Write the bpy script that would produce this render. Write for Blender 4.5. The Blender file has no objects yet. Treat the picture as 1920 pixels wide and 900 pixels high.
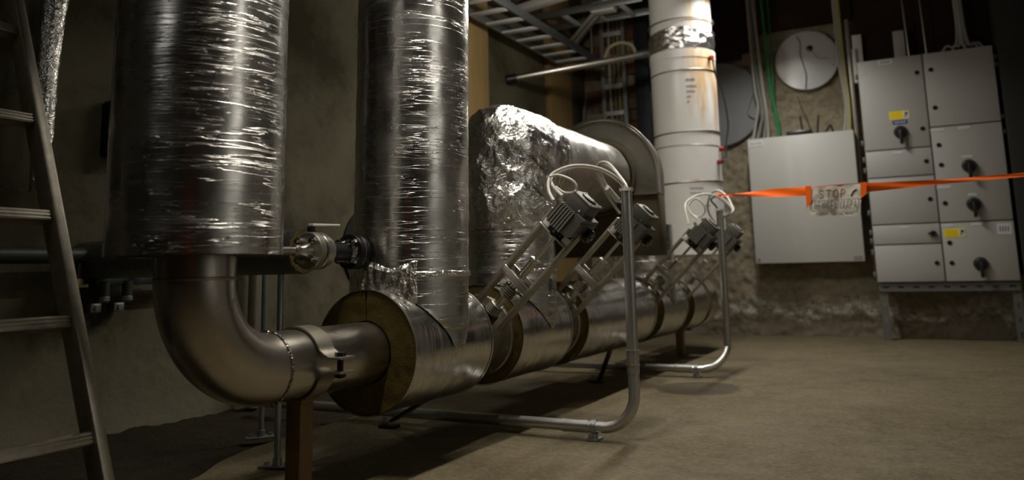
import bpy, bmesh, math, random
from mathutils import Vector, Matrix, noise
random.seed(7)
PI = math.pi
S = bpy.context.scene
COL = S.collection

# ------------------------------------------------------------------ camera
F_PX, PP_Y = 1466.45, 276.4            # focal length and principal row for a 1920 x 900 frame
yaw, pit, rol = 0.476119, 0.158682, -0.021585
fw = Vector((-math.sin(yaw)*math.cos(pit), math.cos(yaw)*math.cos(pit), math.sin(pit)))
r0 = Vector((math.cos(yaw), math.sin(yaw), 0)); u0 = r0.cross(fw)
rt = math.cos(rol)*r0 + math.sin(rol)*u0; up = -math.sin(rol)*r0 + math.cos(rol)*u0
cd = bpy.data.cameras.new('camera'); cam = bpy.data.objects.new('camera', cd); COL.objects.link(cam)
cam.matrix_world = Matrix(((rt.x, up.x, -fw.x, 0), (rt.y, up.y, -fw.y, 0), (rt.z, up.z, -fw.z, 0.6), (0, 0, 0, 1)))
cd.sensor_width = 36; cd.lens = 36*F_PX/1920; cd.shift_y = (PP_Y-450)/1920
cd.clip_start = 0.02; cd.clip_end = 60
cd.dof.use_dof = True; cd.dof.focus_distance = 2.5; cd.dof.aperture_fstop = 2.2
S.camera = cam

# ------------------------------------------------------------------ world, lights, exposure
w = bpy.data.worlds.new('world'); S.world = w; w.use_nodes = True
w.node_tree.nodes['Background'].inputs[0].default_value = (0.9, 0.95, 1, 1)
w.node_tree.nodes['Background'].inputs[1].default_value = 0.0
S.view_settings.view_transform = 'Standard'; S.view_settings.look = 'None'
S.view_settings.gamma = 1; S.view_settings.use_curve_mapping = False
S.view_settings.exposure = 0.0
WARM = (1.0, 0.93, 0.81); NEUT = (1.0, 0.965, 0.90)
def area(name, loc, direction, sx, sy, power, color, spread=PI):
    ld = bpy.data.lights.new(name, 'AREA'); ld.shape = 'RECTANGLE'; ld.size = sx; ld.size_y = sy
    ld.energy = power; ld.color = color; ld.spread = spread
    o = bpy.data.objects.new(name, ld); COL.objects.link(o); o.location = loc
    o.rotation_euler = Vector(direction).to_track_quat('-Z', 'Y').to_euler(); return o
area('tube_light_near', (-1.06, 1.9, 2.3), (0, 0, -1), 0.07, 1.2, 10, WARM, 1.75)
area('tube_light_middle', (-1.06, 3.9, 2.68), (0, 0, -1), 0.07, 1.2, 27, WARM, 2.35)
pl_ = bpy.data.lights.new('fill_bulb_light', 'POINT'); pl_.energy = 19; pl_.color = WARM; pl_.shadow_soft_size = .05
po = bpy.data.objects.new('fill_bulb_light', pl_); COL.objects.link(po); po.location = (-1.72, 4.45, 2.30)  # unseen bulb added to brighten the cable ladder undersides, pilasters and ceiling
area('tube_light_back', (-1.0, 5.95, 2.80), (0, 0, -1), 0.10, 0.8, 27, NEUT, 2.5)
area('tube_light_entrance', (-1.7, -1.9, 2.5), (0.0, 0.6, -0.8), 0.8, 0.06, 1.3, NEUT, 2.2)
area('fill_light_side', (1.9, 1.6, 2.6), (0.8, 0, -0.6), 0.06, 1.6, 17, NEUT, 1.9)  # unseen lamp added to brighten the right wall that the foil mirrors

# ------------------------------------------------------------------ node materials
class NM:
    def __init__(s, name, base=(.5,.5,.5), rough=.5, metal=0.0, spec=.5):
        s.m = bpy.data.materials.new(name); s.m.use_nodes = True
        s.t = s.m.node_tree; s.b = s.t.nodes['Principled BSDF']
        s.b.inputs['Base Color'].default_value = (*base, 1); s.b.inputs['Roughness'].default_value = rough
        s.b.inputs['Metallic'].default_value = metal; s.b.inputs['Specular IOR Level'].default_value = spec
        s.co = s.t.nodes.new('ShaderNodeNewGeometry').outputs['Position']
        s.bump = None
    def n(s, ty, **k):
        x = s.t.nodes.new(ty)
        for a, v in k.items(): setattr(x, a, v)
        return x
    def l(s, a, b): s.t.links.new(a, b)
    def mapping(s, scale=(1,1,1), rot=(0,0,0)):
        mp = s.n('ShaderNodeMapping'); mp.inputs['Scale'].default_value = scale; mp.inputs['Rotation'].default_value = rot
        s.l(s.co, mp.inputs['Vector']); return mp.outputs[0]
    def noise(s, scale=5, detail=4, rough=.5, sc=(1,1,1), dist=0):
        x = s.n('ShaderNodeTexNoise'); x.inputs['Scale'].default_value = scale; x.inputs['Detail'].default_value = detail
        x.inputs['Roughness'].default_value = rough; x.inputs['Distortion'].default_value = dist
        s.l(s.mapping(sc), x.inputs['Vector']); return x.outputs['Fac']
    def voro(s, scale=5, sc=(1,1,1), feature='F1', out='Distance'):
        x = s.n('ShaderNodeTexVoronoi', feature=feature); x.inputs['Scale'].default_value = scale
        s.l(s.mapping(sc), x.inputs['Vector']); return x.outputs[out]
    def ramp(s, fac, stops):
        r = s.n('ShaderNodeValToRGB'); e = r.color_ramp.elements
        while len(e) < len(stops): e.new(.5)
        for i, (p, c) in enumerate(stops):
            e[i].position = p; c = (c, c, c) if isinstance(c, (int, float)) else c; e[i].color = (*c, 1)
        s.l(fac, r.inputs[0]); return r.outputs[0]
    def mix(s, fac, a, b, mode='MIX'):
        x = s.n('ShaderNodeMix', data_type='RGBA', blend_type=mode)
        for sock, v in ((x.inputs[0], fac), (x.inputs[6], a), (x.inputs[7], b)):
            if isinstance(v, (int, float)): sock.default_value = v
            elif isinstance(v, tuple): sock.default_value = (*v, 1)
            else: s.l(v, sock)
        return x.outputs[2]
    def math(s, op, a, b=0.0):
        x = s.n('ShaderNodeMath', operation=op)
        for i, v in enumerate((a, b)):
            if isinstance(v, (int, float)): x.inputs[i].default_value = v
            else: s.l(v, x.inputs[i])
        return x.outputs[0]
    def color(s, c): s.l(c, s.b.inputs['Base Color']); return s
    def rough(s, c): s.l(c, s.b.inputs['Roughness']); return s
    def addbump(s, h, strength=.3, dist=.01):
        x = s.n('ShaderNodeBump'); x.inputs['Strength'].default_value = strength; x.inputs['Distance'].default_value = dist
        s.l(h, x.inputs['Height'])
        if s.bump: s.l(s.bump, x.inputs['Normal'])
        s.bump = x.outputs[0]; s.l(s.bump, s.b.inputs['Normal']); return s
    def sep(s):
        x = s.n('ShaderNodeSeparateXYZ'); s.l(s.co, x.inputs[0]); return x.outputs

M = {}
def plain(name, base, rough=.5, metal=0.0, spec=.5, bump=None, var=None):
    k = NM(name, base, rough, metal, spec)
    if var:
        f = k.noise(var[0], 5, .6); k.color(k.mix(f, tuple(c*(1-var[1]) for c in base), tuple(min(1, c*(1+var[1])) for c in base)))
    if bump: k.addbump(k.noise(bump[0], 5, .6), bump[1], bump[2])
    M[name] = k.m; return k
def foil(name, axis, base=.62, crink=.5, rough=.24):
    # reinforced aluminium foil: fine scrim grid, creases running round the pipe, sparse sharp wrinkles
    k = NM(name, (base, base*.985, base*.95), rough, 1.0)
    along = {'z': (.5, .5, 1), 'y': (.5, 1, .5)}[axis]
    fine = {'z': (10, 10, 260), 'y': (10, 260, 10)}[axis]
    k.rough(k.ramp(k.noise(9, 4, .6), [(.25, rough*.75), (.75, rough*1.5)]))
    k.addbump(k.noise(1, 3, .7, fine), .10*crink, .004)
    k.addbump(k.noise(220, 2, .6), .14*crink, .0015)
    sc = {'z': (1.6, 1.6, 30), 'y': (1.6, 30, 1.6)}[axis]
    mask = k.ramp(k.noise(2.3, 3, .6, (1, 1, 1)), [(.42, 0), (.60, 1)])
    for q, (sc_, st) in enumerate((((1.9, 34), .95), ((4, 85), .75))):
        v = {'z': (sc_[0], sc_[0], sc_[1]), 'y': (sc_[0], sc_[1], sc_[0])}[axis]
        a = k.noise(1, 3, .55, v, .25)
        crease = k.ramp(a, [(.455, 0), (.493, .08), (.5, 1), (.507, .08), (.55, 0)])
        k.addbump(k.math('MULTIPLY', crease, mask if q else k.ramp(k.noise(1.5, 2, .5), [(.35, .2), (.6, 1)])), st*crink, .004)
    sc2 = {'z': (3.0, 3.0, 1.2), 'y': (3.0, 1.2, 3.0)}[axis]
    k.addbump(k.noise(1, 3, .5, sc2), .16*crink, .02)
    M[name] = k.m
foil('foil_vertical', 'z'); foil('foil_horizontal', 'y', .60, .40, .20); foil('foil_duct', 'y', .66, .9, .34)
k = NM('foil_crumpled', (.86, .85, .83), .24, 1.0)
k.addbump(k.math('ABSOLUTE', k.math('SUBTRACT', k.noise(16, 4, .6, (1, 1, 1), .8), .5)), .45, .03); k.addbump(k.math('ABSOLUTE', k.math('SUBTRACT', k.noise(50, 3, .6, (1, 1, 1), .5), .5)), .30, .01); M['foil_crumpled'] = k.m
k = NM('foil_dull', (.30, .30, .30), .42, 1.0); k.addbump(k.noise(30, 4, .7), .9, .01); M['foil_dull'] = k.m
k = NM('mineral_wool', (.17, .125, .035), .95, 0, .1)
k.color(k.mix(k.noise(60, 6, .7), (.10, .072, .020), (.18, .134, .042))); k.addbump(k.noise(160, 5, .7, (1, 1, 1)), 1, .006); M['wool'] = k.m
k = NM('stainless', (.50, .47, .42), .34, 1.0)
k.color(k.mix(k.noise(7, 5, .65), (.40, .365, .31), (.60, .575, .53)))
k.rough(k.ramp(k.noise(5, 3, .5), [(.3, .25), (.7, .34)])); k.addbump(k.noise(2, 4, .7, (30, 3, 30)), .10, .003); M['stainless'] = k.m
k = NM('weld', (.42, .38, .33), .3, 1.0); k.addbump(k.voro(140), .8, .004); M['weld'] = k.m
plain('steel_dull', (.36, .335, .28), .42, .85, bump=(80, .2, .002), var=(20, .2))
plain('steel_bright', (.62, .60, .56), .3, 1.0, bump=(60, .1, .002), var=(25, .15))
plain('galvanised_mid', (.34, .36, .36), .5, .2); plain('galvanised_pale', (.78, .80, .84), .45, .3)
plain('frame_steel', (.13, .13, .12), .55, .3)
plain('steel_zinc', (.36, .38, .38), .42, .9, bump=(60, .2, .002), var=(30, .25))
plain('chrome', (.72, .72, .70), .12, 1.0)
plain('black_iron', (.018, .018, .018), .35, .3)
plain('black_plastic', (.012, .012, .012), .35)
plain('grey_casting', (.095, .093, .082), .42, .25, bump=(200, .1, .001))
plain('grey_casting_light', (.20, .198, .18), .40, .2)
plain('aluminium', (.55, .55, .54), .36, .95, bump=(70, .1, .001), var=(30, .15))
plain('ladder_aluminium', (.56, .52, .44), .46, .9, bump=(50, .25, .002), var=(35, .35))
plain('white_cable', (.62, .60, .54), .5); plain('grey_cable', (.22, .22, .21), .5); plain('muted_cable', (.36, .345, .30), .6)  # last one is a darker off-white for the back wall cables
plain('green_cable', (.02, .22, .07), .5); plain('yellow_cable', (.45, .38, .09), .5); plain('beige_hose', (.36, .31, .19), .5); plain('black_cable', (.012, .012, .012), .5)
plain('white_plastic', (.70, .69, .66), .45); plain('red_plastic', (.85, .02, .012), .4); plain('red_dark', (.22, .02, .015), .5)
plain('painted_grey', (.47, .46, .43), .42, 0, .4, bump=(300, .05, .001))
plain('painted_grey_cab', (.40, .39, .365), .45, 0, .4, bump=(300, .05, .001))
plain('cab_side', (.20, .195, .18), .5); plain('gap_dark', (.012, .011, .010), .9)
plain('brown_paint', (.17, .105, .035), .5, 0, .4, bump=(60, .3, .002), var=(25, .3))
plain('dark_green_paint', (.035, .045, .035), .5, .2)
plain('brass', (.30, .22, .10), .35, .9)
plain('orange_tape', (.95, .17, .01), .35, 0, .5)
k = plain('orange_tape', (.95, .15, .008), .32, 0, .5); k.b.inputs['Subsurface Weight'].default_value = 0
plain('paper', (.56, .54, .47), .6, bump=(25, .4, .01)); plain('pen', (.07, .07, .07), .6); plain('pen_red', (.50, .20, .15), .6)
plain('yellow_label', (.88, .74, .01), .4); plain('blue_label', (.02, .05, .20), .4); plain('white_label', (.62, .62, .62), .4)
plain('label_ink', (.05, .05, .06), .5); plain('label_blue_ink', (.10, .18, .35), .5); plain('orange_ink', (.8, .3, .02), .5)
k = NM('casing_sheet', (.46, .44, .38), .42, .75)
k.color(k.mix(k.noise(6, 6, .7), (.17, .155, .12), (.34, .32, .27))); k.addbump(k.noise(4, 4, .6), .3, .02); M['casing_sheet'] = k.m
k = NM('casing_brown', (.10, .08, .045), .6, .3); k.color(k.mix(k.noise(8, 5, .7), (.05, .04, .022), (.14, .11, .06))); M['casing_brown'] = k.m
# white pipe shell with rust stains running down one side
k = NM('white_pipe', (.78, .77, .74), .4)
x, y, z = k.sep()
m1 = k.math('MULTIPLY', k.ramp(k.noise(3.0, 4, .6, (3, 3, .5)), [(.40, 0), (.58, 1)]), k.ramp(k.math('ADD', x, 1.78), [(.22, 0), (.40, .85)]))
m1 = k.math('MULTIPLY', m1, k.ramp(k.math('MULTIPLY', z, .4), [(.60, 0), (.72, 1)]))
k.color(k.mix(m1, k.mix(k.noise(5, 4, .6), (.70, .69, .66), (.80, .79, .77)), (.60, .38, .16))); M['white_pipe'] = k.m
k = NM('enamel_white', (.5, .5, .5), .30, .25); k.color(k.mix(k.noise(3, 3, .5), (.52, .52, .53), (.62, .62, .62))); M['enamel_white'] = k.m
plain('enamel_grey', (.20, .205, .21), .5, .2, var=(4, .2))
# concrete floor
k = NM('floor_concrete', (.2, .17, .12), .75, 0, .3)
c1 = k.mix(k.ramp(k.noise(1.7, 8, .72), [(.32, 0), (.68, 1)]), (.066, .051, .024), (.160, .128, .068))
c2 = k.mix(k.ramp(k.noise(9, 7, .75), [(.35, 0), (.75, 1)]), c1, (.18, .148, .088))
spots = k.ramp(k.voro(34), [(.08, 1), (.16, 0)])
c2 = k.mix(k.ramp(k.noise(60, 7, .8), [(.40, 0), (.66, .75)]), c2, (.06, .045, .025))
c2 = k.mix(k.ramp(k.noise(38, 6, .8), [(.50, 0), (.72, .5)]), c2, (.26, .22, .14))
c3 = k.mix(k.math('MULTIPLY', spots, k.ramp(k.noise(3, 3, .6), [(.46, 0), (.58, .9)])), c2, (.055, .042, .028))
x, y, z = k.sep()     # damp patch beside the second conduit
dx = k.math('POWER', k.math('MULTIPLY', k.math('ADD', x, 1.07), 4.2), 2); dy = k.math('POWER', k.math('MULTIPLY', k.math('ADD', y, -4.08), 4.0), 2)
d = k.math('ADD', k.math('ADD', dx, dy), k.math('MULTIPLY', k.noise(6, 3, .6), .7))
c4 = k.mix(k.ramp(k.math('MULTIPLY', d, .5), [(.50, .75), (.66, 0)]), c3, (.036, .027, .015))
k.color(c4); k.rough(k.ramp(k.noise(4, 5, .6), [(.3, .6), (.7, .85)]))
k.addbump(k.noise(90, 5, .7), .6, .004); k.addbump(k.noise(12, 6, .7), .6, .012); M['floor_concrete'] = k.m
k = NM('dark_earth', (.05, .04, .03), .95, 0, .1); k.color(k.mix(k.noise(30, 6, .75), (.022, .017, .011), (.085, .070, .048))); k.addbump(k.noise(60, 6, .8), 1, .02); M['dark_earth'] = k.m
# left wall: cast concrete, olive grey, streaked
k = NM('wall_concrete', (.2, .19, .13), .85, 0, .2)
c1 = k.mix(k.ramp(k.noise(1.5, 8, .7), [(.40, 0), (.62, 1)]), (.060, .052, .029), (.175, .160, .106))
c2 = k.mix(k.ramp(k.noise(6, 7, .75), [(.45, 0), (.8, .7)]), c1, (.075, .066, .04))
x, y, z = k.sep()
low = k.math('ADD', z, k.math('MULTIPLY', k.noise(9, 5, .7), .12))
k.color(k.mix(k.ramp(low, [(.10, .45), (.24, 0)]), c2, (.26, .245, .18)))
k.addbump(k.noise(25, 6, .7), .4, .01); k.addbump(k.noise(3, 3, .5), .4, .03); M['wall_concrete'] = k.m
# back wall: rough render over rubble with pale salt bloom near the floor
k = NM('wall_rubble', (.2, .16, .1), .92, 0, .15)
c1 = k.mix(k.noise(2.2, 7, .7), (.17, .14, .092), (.50, .43, .31))
c2 = k.mix(k.ramp(k.noise(22, 6, .8), [(.5, 0), (.75, .8)]), c1, (.06, .045, .028))
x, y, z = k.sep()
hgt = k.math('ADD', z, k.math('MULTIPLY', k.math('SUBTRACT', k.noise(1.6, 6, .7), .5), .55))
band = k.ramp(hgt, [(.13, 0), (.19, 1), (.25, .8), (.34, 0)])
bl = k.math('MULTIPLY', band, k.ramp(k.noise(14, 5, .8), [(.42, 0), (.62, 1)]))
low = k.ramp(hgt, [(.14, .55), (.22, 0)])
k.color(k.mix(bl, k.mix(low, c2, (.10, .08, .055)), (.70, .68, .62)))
k.addbump(k.noise(14, 7, .75), .9, .03); M['wall_rubble'] = k.m
def brickmat(name, a, b):
    k = NM(name, a, .9, 0, .15); k.color(k.mix(k.noise(9, 6, .7), a, b)); k.addbump(k.noise(50, 5, .7), .6, .008); M[name] = k.m
brickmat('brick_red', (.17, .065, .035), (.28, .13, .075)); brickmat('brick_brown', (.14, .10, .06), (.25, .185, .12)); brickmat('brick_pale', (.30, .25, .17), (.46, .40, .30))
brickmat('ceiling_dark', (.05, .04, .027), (.11, .085, .055)); brickmat('mortar', (.10, .085, .06), (.18, .15, .11))
k = NM('pilaster_wood', (.34, .23, .09), .6, 0, .3); k.color(k.mix(k.noise(3, 5, .6, (6, 6, .6)), (.26, .17, .06), (.42, .30, .13))); M['pilaster_wood'] = k.m
plain('wall_painted', (.52, .51, .48), .7, var=(2, .15))
k = NM('painted_shade', (.02, .015, .01), .8, 0, .1); k.color(k.mix(k.noise(2.5, 6, .7), (.006, .005, .004), (.045, .024, .016))); k.addbump(k.noise(20, 5, .7), .6, .01); M['painted_shade'] = k.m  # near-black colour that paints in the shade high on the back wall
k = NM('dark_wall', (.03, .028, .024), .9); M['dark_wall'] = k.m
plain('dark_blue_duct', (.022, .026, .036), .55, .1, var=(6, .3))
k = NM('lamp_diffuser', (.8, .8, .8), .5); M['lamp_diffuser'] = k.m

# ------------------------------------------------------------------ mesh builder
class MB:
    def __init__(s): s.v = []; s.f = []
    def add(s, vs, fs):
        o = len(s.v); s.v += [Vector(p) for p in vs]; s.f += [tuple(i+o for i in f) for f in fs]; return s
    def box(s, c, size, R=None, ch=0.0):
        hx, hy, hz = (q/2 for q in size); c = Vector(c)
        if ch <= 0:
            vs = [Vector((i*hx, j*hy, k_*hz)) for i in (-1, 1) for j in (-1, 1) for k_ in (-1, 1)]
            fs = [(0,1,3,2), (4,6,7,5), (0,4,5,1), (2,3,7,6), (0,2,6,4), (1,5,7,3)]
        else:   # chamfered box via convex hull of 24 points
            bm = bmesh.new(); bmesh.ops.create_cube(bm, size=2)
            for q in bm.verts: q.co = Vector((q.co.x*hx, q.co.y*hy, q.co.z*hz))
            bmesh.ops.bevel(bm, geom=list(bm.edges), offset=min(ch, hx*.9, hy*.9, hz*.9), segments=2, affect='EDGES', profile=.5)
            bm.verts.index_update(); vs = [q.co.copy() for q in bm.verts]; fs = [tuple(q.index for q in f.verts) for f in bm.faces]; bm.free()
        if R is not None: vs = [R @ q for q in vs]
        return s.add([q+c for q in vs], fs)
    def ring(s, c, ax, r, n, ph=0):
        ax = Vector(ax).normalized(); t = Vector((0, 0, 1)) if abs(ax.z) < .9 else Vector((1, 0, 0))
        u = ax.cross(t).normalized(); w_ = ax.cross(u)
        return [Vector(c)+u*(r*math.cos(ph+2*PI*i/n))+w_*(r*math.sin(ph+2*PI*i/n)) for i in range(n)]
    def lathe(s, p0, ax, prof, n=48, closed=False, ph=0):
        # prof: (distance along axis, radius)
        ax = Vector(ax).normalized(); p0 = Vector(p0); rings = []; o = len(s.v)
        vs = []; idx = []
        for d, r in prof:
            if r <= 1e-6: idx.append([len(vs)]); vs.append(p0+ax*d)
            else: idx.append(list(range(len(vs), len(vs)+n))); vs += s.ring(p0+ax*d, ax, r, n, ph)
        fs = []; pairs = list(zip(idx[:-1], idx[1:]))
        if closed: pairs.append((idx[-1], idx[0]))
        for A, B in pairs:
            for i in range(n):
                j = (i+1) % n
                if len(A) == 1 and len(B) == 1: continue
                if len(A) == 1: fs.append((A[0], B[j], B[i]))
                elif len(B) == 1: fs.append((A[i], A[j], B[0]))
                else: fs.append((A[i], A[j], B[j], B[i]))
        return s.add(vs, fs)
    def cyl(s, p0, p1, r, n=20, r1=None):
        p0 = Vector(p0); p1 = Vector(p1); d = (p1-p0).length
        return s.lathe(p0, p1-p0, [(0, 0), (0, r), (d, r if r1 is None else r1), (d, 0)], n)
    def pipe(s, p0, p1, ro, ri, n=48, steps=1):
        d = (Vector(p1)-Vector(p0)).length
        pr = [(d*i/steps, ro) for i in range(steps+1)] + [(d, ri), (0, ri)]
        return s.lathe(p0, Vector(p1)-Vector(p0), pr, n, closed=True)
    def tube(s, pts, r, n=10, caps=True, rf=None):
        pts = [Vector(p) for p in pts]; o = []; vs = []; fs = []
        t0 = (pts[1]-pts[0]).normalized(); ref = Vector((0, 0, 1)) if abs(t0.z) < .9 else Vector((1, 0, 0))
        u = t0.cross(ref).normalized(); m = len(pts)
        for i, p in enumerate(pts):
            t = (pts[min(i+1, m-1)]-pts[max(i-1, 0)]).normalized()
            u = (u-t*u.dot(t)).normalized(); w_ = t.cross(u); rr = r if rf is None else rf(i/(m-1))*r
            vs += [p+u*(rr*math.cos(2*PI*q/n))+w_*(rr*math.sin(2*PI*q/n)) for q in range(n)]
        for i in range(m-1):
            for q in range(n):
                q2 = (q+1) % n; fs.append((i*n+q, i*n+q2, (i+1)*n+q2, (i+1)*n+q))
        if caps: fs += [tuple(reversed(range(n))), tuple(range((m-1)*n, m*n))]
        return s.add(vs, fs)
    def prism(s, poly, o, ex, ey, ez, depth):
        o, ex, ey, ez = Vector(o), Vector(ex), Vector(ey), Vector(ez); n = len(poly)
        vs = [o+ex*a+ey*b for a, b in poly]+[o+ex*a+ey*b+ez*depth for a, b in poly]
        fs = [tuple(reversed(range(n))), tuple(range(n, 2*n))]+[(i, (i+1) % n, n+(i+1) % n, n+i) for i in range(n)]
        return s.add(vs, fs)
def obj(name, mb, mat, parent=None, sharp=35, origin=None):
    me = bpy.data.meshes.new(name)
    vs = mb.v
    if parent is not None:
        o0 = wpos(parent); loc = Vector((0, 0, 0))
    elif origin is not None: o0 = Vector(origin); loc = o0
    else:
        xs = [p.x for p in vs]; ys = [p.y for p in vs]; zs = [p.z for p in vs]
        o0 = Vector(((min(xs)+max(xs))/2, (min(ys)+max(ys))/2, min(zs))); loc = o0
    me.from_pydata([p-o0 for p in vs], [], mb.f)
    bm = bmesh.new(); bm.from_mesh(me); bmesh.ops.recalc_face_normals(bm, faces=bm.faces); bm.to_mesh(me); bm.free()
    me.materials.append(M[mat]); me.shade_smooth(); me.set_sharp_from_angle(angle=math.radians(sharp)); me.update()
    o = bpy.data.objects.new(name, me); COL.objects.link(o); o.location = loc
    if parent is not None: o.parent = parent
    return o
def wpos(o):
    p = Vector(o.location)
    while o.parent: o = o.parent; p = p+Vector(o.location)
    return p
def tag(o, label, cat, group=None, kind=None):
    if label: o['label'] = label
    if cat: o['category'] = cat
    if group: o['group'] = group
    if kind: o['kind'] = kind
    return o
def thing(name, label, cat, loc, group=None):
    o = bpy.data.objects.new(name, None); o.empty_display_size = .05; COL.objects.link(o); o.location = loc
    return tag(o, label, cat, group)
def struct(name, mb, mat, parent=None, sharp=35):
    o = obj(name, mb, mat, parent, sharp)
    if parent is None: o['kind'] = 'structure'
    return o
def copy_thing(src, loc, label):
    r = src.copy(); COL.objects.link(r); r.location = loc; r['label'] = label
    for ch in list(src.children):
        c = ch.copy(); COL.objects.link(c); c.parent = r
        for g in list(ch.children):
            d = g.copy(); COL.objects.link(d); d.parent = c
    return r
def catmull(pts, per=10):
    P = [Vector(p) for p in pts]; P = [P[0]*2-P[1]]+P+[P[-1]*2-P[-2]]; out = []
    for i in range(1, len(P)-2):
        for q in range(per):
            t = q/per; a, b, c, d = P[i-1], P[i], P[i+1], P[i+2]
            out.append(.5*((2*b)+(c-a)*t+(2*a-5*b+4*c-d)*t*t+(3*b-a-3*c+d)*t**3))
    out.append(P[-2]); return out
def rotm(x, y, z): return Matrix((x, y, z)).transposed()

# ================================================================== STRUCTURE
XL, YB, ZC = -2.93, 7.36, 3.60
# floor slab with an uneven left edge and a strip of bare dark ground along the left wall
edge = [(-2.6, -2.6), (-2.0, 0.6), (-1.97, 1.3), (-2.04, 1.76), (-2.17, 2.04), (-2.23, 2.40), (-2.26, 3.03), (-2.24, 3.8), (-2.30, 4.8), (-2.26, 6.0), (-2.28, 7.6)]
E2 = catmull([(a, b, 0) for a, b in edge], 14)
mb = MB(); vs = []; fs = []; nx = 40
for i, p in enumerate(E2):
    ex = p.x+.02*noise.noise(Vector((p.y*9, 3, 0)))
    for j in range(nx+1):
        t = j/nx; x_ = ex+(3.2-ex)*t**1.3
        zz = .004*noise.noise(Vector((x_*1.3, p.y*1.3, 0))) if j > 1 else -.004*(1-j)
        vs.append((x_, p.y, min(0, zz)-.0))
for i in range(len(E2)-1):
    for j in range(nx): a = i*(nx+1)+j; fs.append((a, a+1, a+nx+2, a+nx+1))
n0 = len(vs)
for i, p in enumerate(E2): vs.append((vs[i*(nx+1)][0], p.y, -.15))
for i in range(len(E2)-1): fs.append((n0+i, n0+i+1, (i+1)*(nx+1), i*(nx+1)))
mb.add(vs, fs); floor = struct('floor', mb, 'floor_concrete')
mb = MB(); vs = []; fs = []; nxx, nyy = 50, 260
for i in range(nyy+1):
    for j in range(nxx+1):
        x_ = -2.96+1.05*j/nxx; y_ = -2.6+10.1*i/nyy
        zz = -.022+.012*noise.fractal(Vector((x_*14, y_*14, 0)), 1, 2, 4)
        wall = max(0, (-2.80-x_)/.13); zz += .02*wall*(1+noise.noise(Vector((0, y_*6, 1))))
        zz -= .03*max(0, min(1, (x_+2.1)/.12)); vs.append((x_, y_, min(zz, .05)))
for i in range(nyy):
    for j in range(nxx): a = i*(nxx+1)+j; fs.append((a, a+1, a+nxx+2, a+nxx+1))
mb.add(vs, fs); eo = obj('dark_ground_strip', mb, 'dark_earth', floor)
def sheet(o, eu, ev, nu, nv, dn, amp, sc, extra=None):
    mb = MB(); vs = []; fs = []; o = Vector(o); eu = Vector(eu); ev = Vector(ev); dn = Vector(dn)
    for i in range(nv+1):
        for j in range(nu+1):
            p = o+eu*(j/nu)+ev*(i/nv); h = amp*noise.fractal(p*sc, 1, 2.1, 5)
            if extra: h += extra(p)
            vs.append(p+dn*h)
    for i in range(nv):
        for j in range(nu): a = i*(nu+1)+j; fs.append((a, a+1, a+nu+2, a+nu+1))
    return mb.add(vs, fs)
struct('wall_left', sheet((XL, -2.6, -.2), (0, 10.1, 0), (0, 0, 3.9), 120, 56, (1, 0, 0), .006, 1.5), 'wall_concrete', sharp=180)
def rub(p):   # deep undercut near the floor and coarse rubble relief
    z_ = p.z; return .022*noise.noise(p*7)+.012*noise.noise(p*17)-.03*max(0, 1-abs(z_-.12)/.14)*(.6+noise.noise(Vector((p.x*3, 5, 0))))
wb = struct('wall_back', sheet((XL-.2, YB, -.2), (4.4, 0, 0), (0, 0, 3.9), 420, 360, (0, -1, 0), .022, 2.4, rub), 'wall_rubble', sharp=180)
struct('wall_right', MB().box((2.6, 2.4, 1.75), (.1, 10.2, 4.1)), 'wall_painted')
struct('wall_front', MB().box((-.2, -2.6, 1.75), (5.9, .1, 4.1)), 'wall_concrete')
struct('wall_recess', MB().box((1.9, YB+.0, 1.75), (1.4, .1, 4.1)), 'dark_wall')
ceil = struct('ceiling', MB().box((-.2, 2.4, ZC+.06), (5.9, 10.2, .1)), 'ceiling_dark')
for nm, y0, y1 in (('trim_1', 4.86, 5.20), ('trim_2', 6.36, 6.86)):
    struct(nm, MB().box((XL+.03, (y0+y1)/2, 1.76), (.06, y1-y0, 3.6), ch=.006), 'pilaster_wood')
struct('trim_3', MB().box((XL+.04, 3.6, 2.80), (.09, 7.4, .12), ch=.008), 'ceiling_dark')
struct('shade_panel_1', MB().box((.16, YB-.055, 2.92), (1.02, .03, 1.36), ch=.004), 'painted_shade')  # this and the next two: dark panels added where the upper wall is shaded
struct('shade_panel_2', MB().box((-.79, YB-.075, 3.17), (.86, .07, .86), ch=.01).box((-1.26, YB-.075, 3.09), (.18, .07, 1.02), ch=.01), 'painted_shade')
struct('shade_panel_3', MB().box((-1.63, YB-.075, 3.06), (.60, .07, 1.08), ch=.01), 'painted_shade')
# bricks of the vault: rows of uneven pieces hanging proud of the ceiling and the back corner
random.seed(3)
mats3 = ['brick_red', 'brick_brown', 'brick_pale']
protos = {}
for mt in mats3:
    o = obj('brick', MB().box((0, 0, 0), (1, 1, 1), ch=.07), mt, origin=(0, 0, 0)); protos[mt] = o.data; bpy.data.objects.remove(o)
def brick(parent, p, size, mt):
    o = bpy.data.objects.new('brick', protos[mt]); COL.objects.link(o); o.parent = parent
    o.location = Vector(p)-wpos(parent); o.scale = size; o.rotation_euler = [random.uniform(-.03, .03) for _ in range(3)]
y_ = 6.2; row = 0
while y_ < 7.3:
    x_ = XL+.05-(.12 if row % 2 else 0)
    while x_ < -1.85:
        l_ = random.uniform(.26, .5); mt = random.choices(mats3, [1.3, 3, 6])[0]
        if x_+l_/2 > XL+.12: brick(ceil, (x_+l_/2, y_+.065, ZC-.03+random.uniform(-.04, .01)), (l_-.02, .112, .09), mt)
        x_ += l_
    y_ += .13; row += 1
z_ = 1.35; row = 0
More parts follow.
